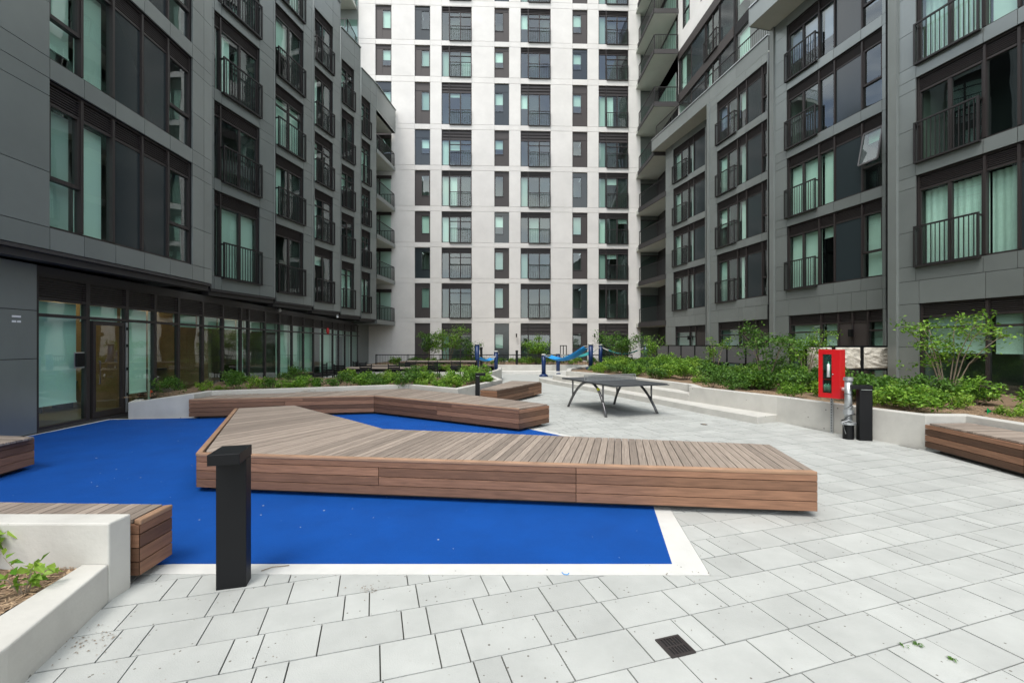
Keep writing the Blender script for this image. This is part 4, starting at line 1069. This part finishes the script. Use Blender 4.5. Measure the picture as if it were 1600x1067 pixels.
b = MB(); z0, z1 = ht+.003, ht+.155; W = Ly+.02
b.box(-.012, .012, -W, W, z0, z0+.015); b.box(-.012, .012, -W, W, z1-.015, z1); b.box(-.012, .012, -W, -W+.02, z0, z1); b.box(-.012, .012, W-.02, W, z0, z1)
n = 44; dy = 2*(W-.02)/n
for i in range(n+6):
    for sg_ in (-1, 1):
        y0 = -W+.02+dy*(i-3); y1 = y0+sg_*dy*3
        a_, b_ = (y0, z0+.015), (y1, z1-.015)
        lo_, hi_ = -W+.02, W-.02
        if max(a_[0], b_[0]) > hi_ or min(a_[0], b_[0]) < lo_: continue
        b.bar((0, a_[0], a_[1]), (0, b_[0], b_[1]), .012, .008)
b.build('net', 'galv', T)
# ================================================================== BOLLARDS
def bollard(x, y, ang, lab, w=.187, dp=.12, h=.97, cap=.17):
    t = empty('bollard_light', (x, y, 0), ang, label=lab, cat='bollard', group='black bollard lights')
    b = MB(); b.box(0, w, 0, dp, 0, h-.075); b.build('post', 'black', t, bevel=.004)
    b = MB(); b.box(-.0, w+.004, -cap, dp+.002, h-.073, h); b.build('cap', 'black', t, bevel=.004)
    b = MB(); b.box(.02, w-.02, -cap+.03, -.02, h-.079, h-.0735); b.build('lamp_lens', 'blindgrey', t)
    return t
bollard(-2.041, 3.086, R(15.5), 'large black bollard in front of the central bench in the foreground', cap=.16)
bollard(6.10, 7.86, R(-12), 'black bollard beside the galvanised pipe at the right wall', w=.2, cap=.0)
b = [o for o in bpy.data.objects if o.name.startswith('bollard_light')][-1]
m = MB(); m.box(-.11, .0, 0, .12, .90, .97); m.build('cap_arm', 'black', b, bevel=.004)
t = bollard(-.91, 11.15, R(8), 'distant black bollard between the back bench and the short bench', w=.11, dp=.11, cap=.0)
m = MB(); m.box(.11, .25, 0, .11, .90, .97); m.build('cap_arm', 'black', t)
# ================================================================== FIRE CABINET AND PIPE
a_ = R(-64)
t = empty('fire_hose_cabinet', (5.88, 8.6, 0), a_, label='red fire cabinet on a slotted steel post in front of the right planter wall', cat='cabinet')
W, D, z0, z1 = .38, .17, .68, 1.59
b = MB(); b.box(0, W, 0, D, z0, z1)
b = MB(); b.box(0, W, .03, D, z0, z1); b.box(0, .075, -.0, .03, z0, z1); b.box(.235, W, 0, .03, z0, z1); b.box(.075, .235, 0, .03, z0, z0+.09); b.box(.075, .235, 0, .03, z1-.09, z1)
b.build('box', 'red', t, bevel=.004)
b = MB(); b.box(.08, .23, .031-.004, .0295, z0+.095, z1-.095); b.build('dark_interior', 'joint', t)
b = MB(); b.box(.078, .232, .004, .008, z0+.092, z1-.092); b.build('window_pane', 'glassstore', t)
b = MB(); b.tube([(.175, .018, 1.07), (.175, .018, 1.30), (.175, .018, 1.33)], [.028, .028, .012], 10); b.tube([(.175, .018, 1.33), (.17, .018, 1.36)], .01, 6); b.build('white_nozzle', 'paint', t, smooth=True)
b = MB(); b.box(.085, .225, .012, .024, 1.02, 1.035); b.build('inner_shelf', 'red', t)
b = MB()
for k in range(5): b.tube([(.10+.024*k, .02, .80), (.10+.024*k, .02, .93+.02*(k % 2))], .007, 6)
b.build('valve_handles', 'galv', t, smooth=True)
b = MB(); b.tube([(.26, -.02, 1.13), (.26, .0, 1.13)], .011, 8); b.build('door_knob', 'galv', t, smooth=True)
b = MB(); b.tube([(W, .08, .86), (W+.05, .08, .86), (W+.07, .08, .86)], [.035, .035, .05], 12); b.build('hose_outlet', 'paint', t, smooth=True)
for px_ in (.14, .44):
    b = MB(); b.box(px_-.022, px_+.022, D+.002, D+.03, 0, z1-.1 if px_ < .3 else .8); o = b.build('slotted_post', 'galv', t)
    b = MB()
    for k in range(15): b.box(px_-.007, px_+.007, D-.0005, D+.0015, .03+k*.05, .055+k*.05)
    b.build('slots', 'joint', o)
t = empty('standpipe', (6.02, 8.02, 0), label='galvanised standpipe with a black foot and wires between the red cabinet and the bollard', cat='pipe')
b = MB(); b.tube([(0,0,.30), (0,0,1.08)], .058, 16); b.build('pipe', 'galv', t, smooth=True)
b = MB(); b.tube([(0,0,1.04), (0,0,1.10)], .075, 16); b.build('cap', 'galv', t)
b = MB(); b.tube([(0,0,0), (0,0,.26)], .085, 16); b.build('black_foot', 'black', t)
b = MB(); b.tube([(0,0,.26), (0,0,.30)], .115, 16); b.build('flange', 'galv', t); b = MB(); b.tube([(0,0,.44), (0,0,.52)], .08, 16); b.build('coupling', 'galv', t); b = MB(); b.tube([(0,0,.56), (0,0,.60)], .07, 16); b.build('coupling', 'galv', t)
b = MB(); pts = []
for k in range(90):
    q = k/89; an = q*6.28*3; r = .068+.02*math.sin(q*23)+(.03 if q < .4 else 0); pts.append((r*math.cos(an), r*math.sin(an), .26+q*.62+.03*math.sin(an*1.7)))
b.tube(pts, .006, 5); b.build('wire', 'black', t, smooth=True)
b = MB(); b.tube([(-.09, -.06, .1), (-.12, -.02, .3), (-.05, -.09, .35), (.08, -.08, .28), (.13, -.02, .22), (.1, -.06, .3)], .007, 5); b.build('wire', 'galv', t, smooth=True)

# ================================================================== PATIO SCREENS
def screen(lab, p, q, z0, z1, n, m, tfirst=0):
    t = empty('privacy_screen', (p[0], p[1], 0), label=lab, cat='screen'); P, Q = Vector((*p, 0)), Vector((*q, 0)); inv = Matrix.Translation((-p[0], -p[1], 0))
    s = Sec(q, p)
    for i in range(n):
        a, b_ = s.L*i/n+.05, s.L*(i+1)/n-.05
        b = MB()
        if m == 'stone':
            nx, nz = 26, 18
            rr = random.Random(i)
            for iz in range(nz+1):
                for ix in range(nx+1):
                    x = a+(b_-a)*ix/nx; z = z0+.04+(z1-z0-.08)*iz/nz
                    edge = ix in (0, nx) or iz in (0, nz)
                    d = 0 if edge else .035*mnoise.ridged_multi_fractal(Vector((x*2.2+z*1.6, i*5.1, z*4.2-x*1.2)), 1, 2, 3, 1, 2)
                    b.v.append((x, .012+d, z))
            for iz in range(nz):
                for ix in range(nx): k = iz*(nx+1)+ix; b.face([k, k+nx+1, k+nx+2, k+1])
            b.box(a, b_, -.02, .012, z0+.04, z1-.04)
        else: b.box(a, b_, -.02, .02, z0+.04, z1-.04)
        b.build('panel', m, t, inv @ s.mtx())
    b = MB(); b.box(0, s.L, -.03, .03, z1-.038, z1+.01); b.box(0, s.L, -.03, .03, z0-.01, z0+.038); b.build('rail', 'black', t, inv @ s.mtx())
    for i in range(n+1):
        b = MB(); x = s.L*i/n; b.box(x-.045, x+.045, -.032, .034, .3, z1+.012); b.build('post', 'black', t, inv @ s.mtx())
screen('cream carved stone-look patio screen with three panels behind the red cabinet', (9.15, 14.0), (11.85, 14.05), .88, 1.63, 3, 'stone')
screen('long dark grey patio screen with metal posts behind the right shrubs', (9.4, 29.0), (11.62, 20.4), .7, 1.61, 7, 'greypanel')
screen('short dark grey patio screen between the carved screen and the long grey one', (10.75, 19.6), (11.7, 19.0), .7, 1.6, 1, 'greypanel')

# ================================================================== HAMMOCKS AND FAR FURNITURE
def post(x, y, z0, h, lab, r=.11):
    t = empty('hammock_post', (x, y, z0), label=lab, cat='post', group='navy hammock posts')
    b = MB(); b.tube([(0,0,0), (0,0,.05), (0,0,.14)], [.24, .24, r], 14); b.build('foot', 'navy', t, smooth=True)
    b = MB(); b.tube([(0,0,.14), (0,0,h)], r, 14); b.build('shaft', 'navy', t, smooth=True)
    b = MB(); b.tube([(0,0,h), (0,0,h+.07)], [r+.03, r-.02], 14); b.tube([(r, 0, h-.12), (r+.05, 0, h-.08), (r+.02, 0, h-.02)], .02, 6); b.build('ring', 'rope', t, smooth=True)
def at(px, Y): return (px-800)/FOC*Y
post(at(849.5, 23.3), 23.3, 0, 1.10, 'navy hammock post standing on the paving, leftmost of the pair with the blue sling')
post(at(872, 25.3), 25.3, 0, 1.12, 'navy hammock post standing just right of the front left one')
post(at(923, 21.0), 21.0, .5, 1.15, 'tallest looking navy hammock post at the right end of the blue sling')
post(at(938.5, 27), 27.0, .35, 1.25, 'navy hammock post behind the tallest one near the white tower')
post(at(1009, 26), 26.0, .45, 1.15, 'navy hammock post half hidden in the leaves at far right', r=.1)
post(at(745.5, 22.5), 22.5, .1, 1.55, 'navy hammock post rising behind the distant black bollard')
post(at(775, 24.5), 24.5, .1, 1.15, 'navy hammock post right of the small light blue sling')
def sling(p, q, w, sag, m, lab, x0=.18, x1=.82):
    p, q = Vector(p), Vector(q); d = q-p; s = Vector((-d.y, d.x, 0)).normalized()
    t = empty('hammock', (p.x, p.y, 0), label=lab, cat='hammock'); inv = Matrix.Translation((-p.x, -p.y, 0))
    b = MB(); N, K = 14, 5
    def f(u): return p.lerp(q, u)+Vector((0,0,-sag*math.sin(math.pi*u)))
    for i in range(N+1):
        u = x0+(x1-x0)*i/N; c = f(u); ww = w*(.55+.45*math.sin(math.pi*(i/N)))
        for k in range(K+1): v = (k/K-.5); b.v.append(tuple(c+s*ww*v+Vector((0,0,.5*abs(v)**2*w*.9))))
    for i in range(N):
        for k in range(K): a = i*(K+1)+k; b.face([a, a+1, a+K+2, a+K+1])
    o = b.build('sling', m, t, inv, smooth=True); sm = o.modifiers.new('s', 'SOLIDIFY'); sm.thickness = .012
    for u0, u1 in ((0, x0), (1, x1)):
        b = MB()
        for k in range(4): v = (k/3-.5); b.tube([tuple(f(u0)), tuple(f(u1)+s*w*.55*v+Vector((0,0,.5*abs(v)**2*w*.9)))], .012, 5)
        b.build('ropes', 'rope', t, inv)
sling((at(849.5, 23.3), 23.3, 1.1), (at(923, 21), 21.0, 1.62), .95, .50, 'sling', 'bright blue fabric hammock slung between two navy posts', .10, .93)
sling((at(872, 25.3), 25.3, 1.1), (at(938.5, 27), 27, 1.5), .7, .4, 'teal', 'teal fabric hammock behind the bright blue one')
sling((at(745.5, 22.5), 22.5, 1.0), (at(775, 24.5), 24.5, 1.05), .5, .25, 'sling', 'small light blue hammock above the left shrubs', .05, .8)
sling((at(938.5, 27), 27, 1.5), (at(1009, 26), 26, 1.5), .6, .45, 'teal', 'dark teal hammock hidden behind the right foliage')
# steel bars frame near tower
t = empty('bar_frame', (at(880.5, 28.5), 28.5, 0), label='small dark upright bar frame before the white tower', cat='frame')
for k in range(3): b = MB(); b.box(-.2+.19*k-.025, -.2+.19*k+.025, -.02, .02, .5, 1.55); b.build('bar', 'black', t)
b = MB(); b.box(-.225, .205, -.025, .025, 1.55, 1.6); b.build('top_bar', 'black', t)
x = at(806, 24.6); b = MB(); b.box(x-.09, x+.09, 24.5, 24.6, 0, 1.25)
for px, z, Y, lab in ((807.5, 1.30, 27.0, 'thin black bollard at the far end left of the blue hammock'), (752, 1.5, 26.5, 'thin black bollard beside the tall navy post')):
    t = empty('bollard_light', (at(px, Y), Y, 0), label=lab, cat='bollard'); b = MB(); b.box(-.07, .07, -.07, .07, .0, z-.1); b.build('post', 'black', t)
    b = MB(); b.box(-.08, .08, -.08, .08, z-.1, z); b.build('cap', 'black', t)
# fence at the far end
t = empty('metal_fence', (-6.5, 28, 0), label='long low black metal fence in front of the white tower', cat='fence'); inv = Matrix.Translation((6.5, -28, 0))
b = MB(); b.box(-8.5, 7.5, 27.98, 28.02, .98, 1.03); b.box(-8.5, 7.5, 27.985, 28.015, .30, .33); b.build('rail', 'black', t, inv)
b = MB()
for i in range(160): x = -8.5+.1*i; b.box(x-.006, x+.006, 27.992, 28.008, .33, .98)
tag(b.build('bars', 'black', t, inv), kind='stuff')
for i in range(9): b = MB(); x = -8.5+2*i; b.box(x-.025, x+.025, 27.97, 28.03, 0, 1.04); b.build('post', 'black', t, inv)
# terrace tables and chairs behind the left bed
def ttable(x, y, w, d, lab, ang=0, m='woodtop', h=.74):
    t = empty('terrace_table', (x, y, 0), ang, label=lab, cat='table', group='terrace tables')
    b = MB(); n = 5
    for i in range(n): m_ = MB(); m_.box(-w/2, w/2, -d/2+d*i/n+.004, -d/2+d*(i+1)/n-.004, h-.035, h); m_.build('slat', m, t)
    b = MB(); b.box(-w/2+.04, w/2-.04, -d/2+.04, d/2-.04, h-.09, h-.04); b.build('frame', 'black', t)
    for sx in (-1, 1):
        for sy in (-1, 1): b = MB(); b.box(sx*(w/2-.08)-.025, sx*(w/2-.08)+.025, sy*(d/2-.08)-.025, sy*(d/2-.08)+.025, 0, h-.09); b.build('leg', 'black', t)
def tchair():
    t = empty('terrace_chair'); b = MB()
    for i in range(5): b.box(-.22, .22, -.22+.088*i+.004, -.14+.088*i, .42, .445)
    b.build('seat', 'black', t); b = MB()
    for i in range(5): b.box(-.21, .21, .2, .22, .52+.075*i, .575+.075*i)
    b.box(-.23, -.2, .19, .225, .42, .92); b.box(.2, .23, .19, .225, .42, .92); b.build('backrest', 'black', t)
    for sx in (-1, 1):
        for sy in (-1, 1): b = MB(); b.box(sx*.21-.018, sx*.21+.018, sy*.2-.018, sy*.2+.018, 0, .42); b.build('leg', 'black', t)
    b = MB(); b.box(-.25, -.215, -.2, .2, .62, .65); b.box(.215, .25, -.2, .2, .62, .65); b.build('armrest', 'black', t)
    return t
ttable(-5.3, 18.2, 3.0, .95, 'long pale wooden terrace table behind the left shrubs, nearest the glazing', R(-3))
ttable(-3.4, 21.5, 3.4, .9, 'long pale counter table on the terrace nearest the navy posts', R(-2), h=.88)
ttable(-6.0, 20.2, 1.4, .8, 'small wooden terrace table between the two long ones')
ch = tchair(); spots = [(-6.6, 17.4, 175), (-5.6, 17.3, 185), (-4.5, 17.3, 178), (-6.5, 19.1, 0), (-4.6, 19.1, 10), (-7.4, 18.2, 90), (-4.6, 20.7, 180), (-3.6, 20.7, 175), (-2.6, 20.8, 185), (-1.9, 21.5, -90), (-6.9, 20.3, 80)]
nm = ['black slatted chair at the left end of the near terrace table', 'black slatted chair second from the left before the near terrace table', 'black slatted chair at the right front of the near terrace table', 'black slatted chair behind the near terrace table on its left', 'black slatted chair behind the near terrace table on its right', 'black slatted chair beside the glazing at the head of the near table', 'black slatted chair leftmost before the far counter table', 'black slatted chair in the middle before the far counter table', 'black slatted chair rightmost before the far counter table', 'black slatted chair at the right head of the far counter table', 'black slatted chair beside the small terrace table']
for i, (x, y, r) in enumerate(spots):
    o = ch if i == 0 else copy_tree(ch); o.location = (x, y, 0); o.rotation_euler = (0, 0, R(r)); o['label'] = nm[i]; o['category'] = 'chair'; o['group'] = 'black terrace chairs'
for i, (x, y, lab) in enumerate(((-7.9, 16.9, 'black cube planter on the terrace beside the glazing'), (-1.3, 19.5, 'black cube planter near the bed end on the terrace'))):
    t = empty('planter_box', (x, y, 0), label=lab, cat='planter'); b = MB(); b.box(-.3, .3, -.3, .3, 0, .6); b.build('box', 'black', t, bevel=.01); b = MB(); b.box(-.27, .27, -.27, .27, .601, .62); b.build('soil', 'mulch', t)

# ================================================================== PLANTS
rl = random.Random(21)
def leaf(b, p, s, r, up=.5):
    """one folded leaf of four vertices"""
    d = Vector((r.gauss(0, 1), r.gauss(0, 1), r.gauss(0, .55)+.1)).normalized(); n = Vector((r.gauss(0, .6), r.gauss(0, .6), 1)).normalized()
    w = d.cross(n).normalized()*s*.33; k = len(b.v); tip = p+d*s+Vector((0,0,-s*.2)); mid = p+d*s*.45+Vector((0,0,s*.08))
    b.v += [tuple(p), tuple(mid+w), tuple(tip), tuple(mid-w)]; b.face([k, k+1, k+2, k+3])
def shrub_meshes(seed, n, rx, h, ls, m, clumps=16):
    r = random.Random(seed); f = MB(); st = MB(); cl = []
    for i in range(clumps):
        a = r.uniform(0, 6.28); q = math.sqrt(r.random())*rx*.8; z = h*(.35+.55*r.random())*(1-.35*(q/rx)**2)
        c = Vector((math.cos(a)*q, math.sin(a)*q, z)); cl.append(c)
        st.tube([(c.x*.12, c.y*.12, -.04), (c.x*.55, c.y*.55, z*.5), tuple(c)], [.006, .004, .002], 4, cap=False)
    for c in cl:
        cr = r.uniform(.20, .34)*rx*1.25
        for i in range(int(n/clumps)):
            v = Vector((r.gauss(0, 1), r.gauss(0, 1), r.gauss(0, .75))); v = v.normalized()*cr*(r.random()**.45)
            p = c+v
            if p.z < .02: p.z = .02+r.random()*.06
            leaf(f, p, ls*r.uniform(.65, 1.25), r)
    a = bpy.data.meshes.new('foliage'); a.from_pydata(f.v, [], f.f); a.materials.append(M[m]); a.update()
    c = bpy.data.meshes.new('stems'); c.from_pydata(st.v, [], st.f); c.materials.append(M['bark']); c.update()
    return a, c
SH = [shrub_meshes(1, 900, .42, .50, .075, 'leafA'), shrub_meshes(2, 900, .45, .55, .07, 'leafB'), shrub_meshes(3, 800, .40, .46, .08, 'leafC'),
      shrub_meshes(4, 1100, .5, .62, .075, 'leafA', 20), shrub_meshes(5, 700, .36, .42, .065, 'leafC', 12), shrub_meshes(6, 1000, .48, .5, .06, 'leafB', 18)]
def shrub(x, y, z, s, lab, grp, k=None, hs=1, name='shrub'):
    k = rl.randrange(len(SH)) if k is None else k
    t = empty(name, (x, y, z), rl.uniform(0, 6.28), label=lab, cat='shrub', group=grp); t.scale = (s, s, s*hs*rl.uniform(.75, 1.22))
    link('foliage', SH[k][0], t); link('stems', SH[k][1], t)
    return t
# left bed: front row, back row
for i in range(17):
    u = i/16; x = -8.7+7.0*u; y = 11.4+1.9*min(1, u*1.15)+rl.uniform(-.15, .45)-(1.1*max(0, u-.72)/.28)
    shrub(x, y, .42, rl.uniform(.5, .9), 'leafy green shrub in the front row of the left planter bed', 'shrubs in the front row of the left bed')
for i in range(22):
    x = -9+8.3*rl.random(); y = rl.uniform(13.4, 16.2)
    shrub(x, y, .44, rl.uniform(.6, .9), 'leafy green shrub in the back rows of the left planter bed', 'shrubs in the back rows of the left bed')
for x, y in ((-1.5, 12.6), (-1.25, 13.5), (-.9, 14.4), (-1.9, 12.3)):
    shrub(x, y, .44, .75, 'green shrub filling the pointed right end of the left planter bed', 'shrubs at the right end of the left bed')
# right bed
n = 0
while n < 125:
    y = rl.uniform(8.2, 25); edge = None
    pts = [(6.5, 8.2), (6.1, 9.5), (5.65, 10.8), (5.2, 12.2), (5.0, 14), (4.3, 16.1), (3.4, 17.9), (2.9, 19.2), (3.2, 21), (4.9, 24), (5.5, 25)]
    for k in range(len(pts)-1):
        if pts[k][1] <= y <= pts[k+1][1]: edge = pts[k][0]+(pts[k+1][0]-pts[k][0])*(y-pts[k][1])/(pts[k+1][1]-pts[k][1])
    w = 3.6 if y < 14 else 5.2
    x = edge+.45+rl.random()**1.15*w; near_edge = x-edge < .9
    if x > 11.4 or (y < 10 and x > edge+3.0 and rl.random() < .6): continue
    n += 1; where = 'around the red cabinet' if y < 10.6 else 'level with the lower step end' if y < 13.2 else 'right of the upper step' if y < 17 else 'below the long grey screen' if y < 21 else 'at its far end'
    shrub(x, y, .44, rl.uniform(.6, .85) if near_edge else rl.uniform(.85, 1.2), ('low green shrub edging the right bed ' if near_edge else 'leafy green shrub in the thick of the right bed ') + where,
          ('shrubs along the edge of the right bed ' if near_edge else 'shrubs in the thick of the right bed ') + where)
for x, y, s, lab in ((8.45, 7.55, .62, 'bushy green shrub near the right edge beside the green flag'), (9.1, 7.7, .8, 'green shrub at the right edge of the photo, farther right one'), (7.55, 8.45, .55, 'loose green shrub in the mulch right of the black bollard'), (8.15, 8.7, .6, 'low shrub in the mulch under the young tree'), (9.6, 9.3, .8, 'shrub at the far right before the patio window')):
    shrub(x, y, .44, s, lab, None)
for i in range(30):
    x = -8+16.5*i/29+rl.uniform(-.2, .2); y = rl.uniform(27.6, 30.5)+(0 if i % 2 else 1.5)
    shrub(x, y if y > 28.6 else y+1, .33, rl.uniform(.8, 1.2), 'green shrub in the far bed behind the black fence', 'shrubs in the far bed behind the fence')
for i in range(8):
    shrub(-6.4+.62*i+rl.uniform(-.1, .1), 22.9+rl.uniform(-.2, .2), .3, .75, 'green shrub in the low hedge at the back of the terrace', 'shrubs in the terrace hedge')
# plant in the near corner planter
for x, y, s, k, lab in ((-2.90, 2.66, .33, 2, 'bright green young plant in the mulch of the corner planter'), (-3.40, 2.86, .30, 4, 'young green plant behind the corner planter mulch at the left edge')):
    t = empty('young_plant', (x, y, .22 if y < 2.7 else .34), label=lab, cat='plant'); r = random.Random(k); f, st = MB(), MB()
    for i in range(6):
        a = r.uniform(0, 6.28); e = Vector((math.cos(a)*.13, math.sin(a)*.13, r.uniform(.08, .22)))
        st.tube([(0,0,-.03), tuple(e*.5+Vector((0,0,.04))), tuple(e)], [.004, .003, .0015], 4)
        for j in range(8): leaf(f, e*(.3+.1*j)+Vector((0,0,.01)), r.uniform(.045, .085), r)
    f.build('foliage', 'leafC', t); st.build('stems', 'bark', t)
# irrigation flags and valve lids
for px, py, m, lab, z in ((1436, 626, 'green', 'small green plastic flag in the mulch left one by the right bed', .5), (1543, 641, 'green', 'small green plastic flag in the mulch beside the dark valve lid', .5), (457.5, 602, 'orange', 'small orange flag in the left bed behind the back bench', .5), (597, 592, 'orange', 'small orange marker in the left bed near its right part', .5), (235, 611, 'orange', 'pinkish marker beside the leftmost shrub of the left bed', .45)):
    x, y = G(px, py, z+.05); b = MB(); b.box(-.004, .004, -.004, .004, -.1, .07); b.v += [(0,0,.0), (.07,0,.03), (.0,.01,.1)]; b.face([8, 9, 10]); b.face([10, 9, 8])
    tag(b.build('marker_flag', m, None, Matrix.Translation((x, y, z))), label=lab, cat='flag')
x, y = G(1556, 642, .5); b = MB(); b.tube([(0,0,0), (0,0,.03)], [.14, .13], 18); tag(b.build('valve_lid', 'black', None, Matrix.Translation((x, y, .47))), label='dark round valve lid in the mulch near the right edge', cat='lid')
# small trees
def small_tree(x, y, z, h, spread, seed, lab, stems=5, leaves=1500, ls=.075, lean=(0, 0), m='leafA', clump=.17):
    t = empty('young_tree', (x, y, z), label=lab, cat='tree'); r = random.Random(seed); st, f = MB(), MB(); tips = []
    for i in range(stems):
        a = 6.28*i/stems+r.uniform(-.5, .5); q = spread/2*r.uniform(.5, 1.0); e = Vector((math.cos(a)*q+lean[0], math.sin(a)*q*.8+lean[1], h*r.uniform(.72, 1.0)))
        mid = Vector((e.x*.42+r.uniform(-.06, .06), e.y*.42, e.z*.55)); b0 = Vector((math.cos(a)*.05, math.sin(a)*.05, -.05))
        P = [b0, b0.lerp(mid, .5)+Vector((0,0,.03)), mid, mid.lerp(e, .5)+Vector((r.uniform(-.05,.05), 0, .05)), e]
        st.tube(P, [.020, .016, .012, .008, .004], 6)
        for j in range(5):
            u = r.uniform(.42, .98); k = min(3, int(u*4)); p = P[k].lerp(P[k+1], u*4-k); d = Vector((r.gauss(0, 1), r.gauss(0, 1), r.uniform(-.1, .7))).normalized()*spread*r.uniform(.10, .24)
            st.tube([p, p+d*.5+Vector((0,0,.02)), p+d], [.006, .004, .002], 4); tips.append(p+d); tips.append(p+d*.55)
        tips.append(e)
    per = max(6, int(leaves/len(tips)))
    for c in tips:
        cr = clump*r.uniform(.7, 1.3)
        for i in range(int(per*r.uniform(.5, 1.5))):
            v = Vector((r.gauss(0, 1), r.gauss(0, 1), r.gauss(0, .6)))*cr*.55; leaf(f, c+v, ls*r.uniform(.6, 1.25), r)
    st.build('trunk', 'bark', t, smooth=True); f.build('crown', m, t)
small_tree(at(1480, 10.2), 10.2, .45, 1.95, 2.3, 31, 'young tree with bare pale stems before the patio window at far right', stems=8, leaves=1500, ls=.085, clump=.17)
small_tree(at(1195, 12.6), 12.6, .45, 1.75, 1.7, 32, 'leafy young tree in the right bed left of the red cabinet', stems=5, leaves=2200, m='leafB', clump=.2)
small_tree(at(1245, 14.0), 13.6, .45, 1.85, 1.5, 37, 'slim young tree just left of the carved screen', stems=4, leaves=1300, clump=.17)
small_tree(at(1118, 17.5), 17.5, .45, 1.5, 1.1, 33, 'small young tree with a drooping side branch before the grey patio screen', stems=3, leaves=600, clump=.16)
small_tree(at(968, 24.5), 24.5, .45, 1.75, 2.4, 34, 'broad green tree behind the table tennis net before the white tower', stems=7, leaves=2600, ls=.1, m='leafB', clump=.28)
small_tree(at(1018, 23.5), 23.5, .45, 1.7, 1.5, 38, 'thin tree at the dark corner right of the white tower', stems=4, leaves=900, ls=.09, clump=.24)
small_tree(at(672, 29.5), 29.5, .35, 2.0, 1.7, 35, 'round green tree before the tower, leftmost one', stems=6, leaves=2400, ls=.1, m='leafB', clump=.3)
small_tree(at(700, 29.0), 29.0, .35, 2.35, 1.9, 36, 'taller green tree before the tower beside the leftmost one', stems=6, leaves=2400, ls=.1, m='leafA', clump=.3)
small_tree(at(733, 29.8), 29.8, .35, 1.7, 1.3, 40, 'smaller green tree before the tower, right of the taller one', stems=4, leaves=1200, ls=.1, m='leafB', clump=.28)
small_tree(at(838, 29.3), 29.3, .35, 1.75, 1.7, 39, 'green tree before the middle wide window of the tower', stems=5, leaves=2200, ls=.1, m='leafA', clump=.3)
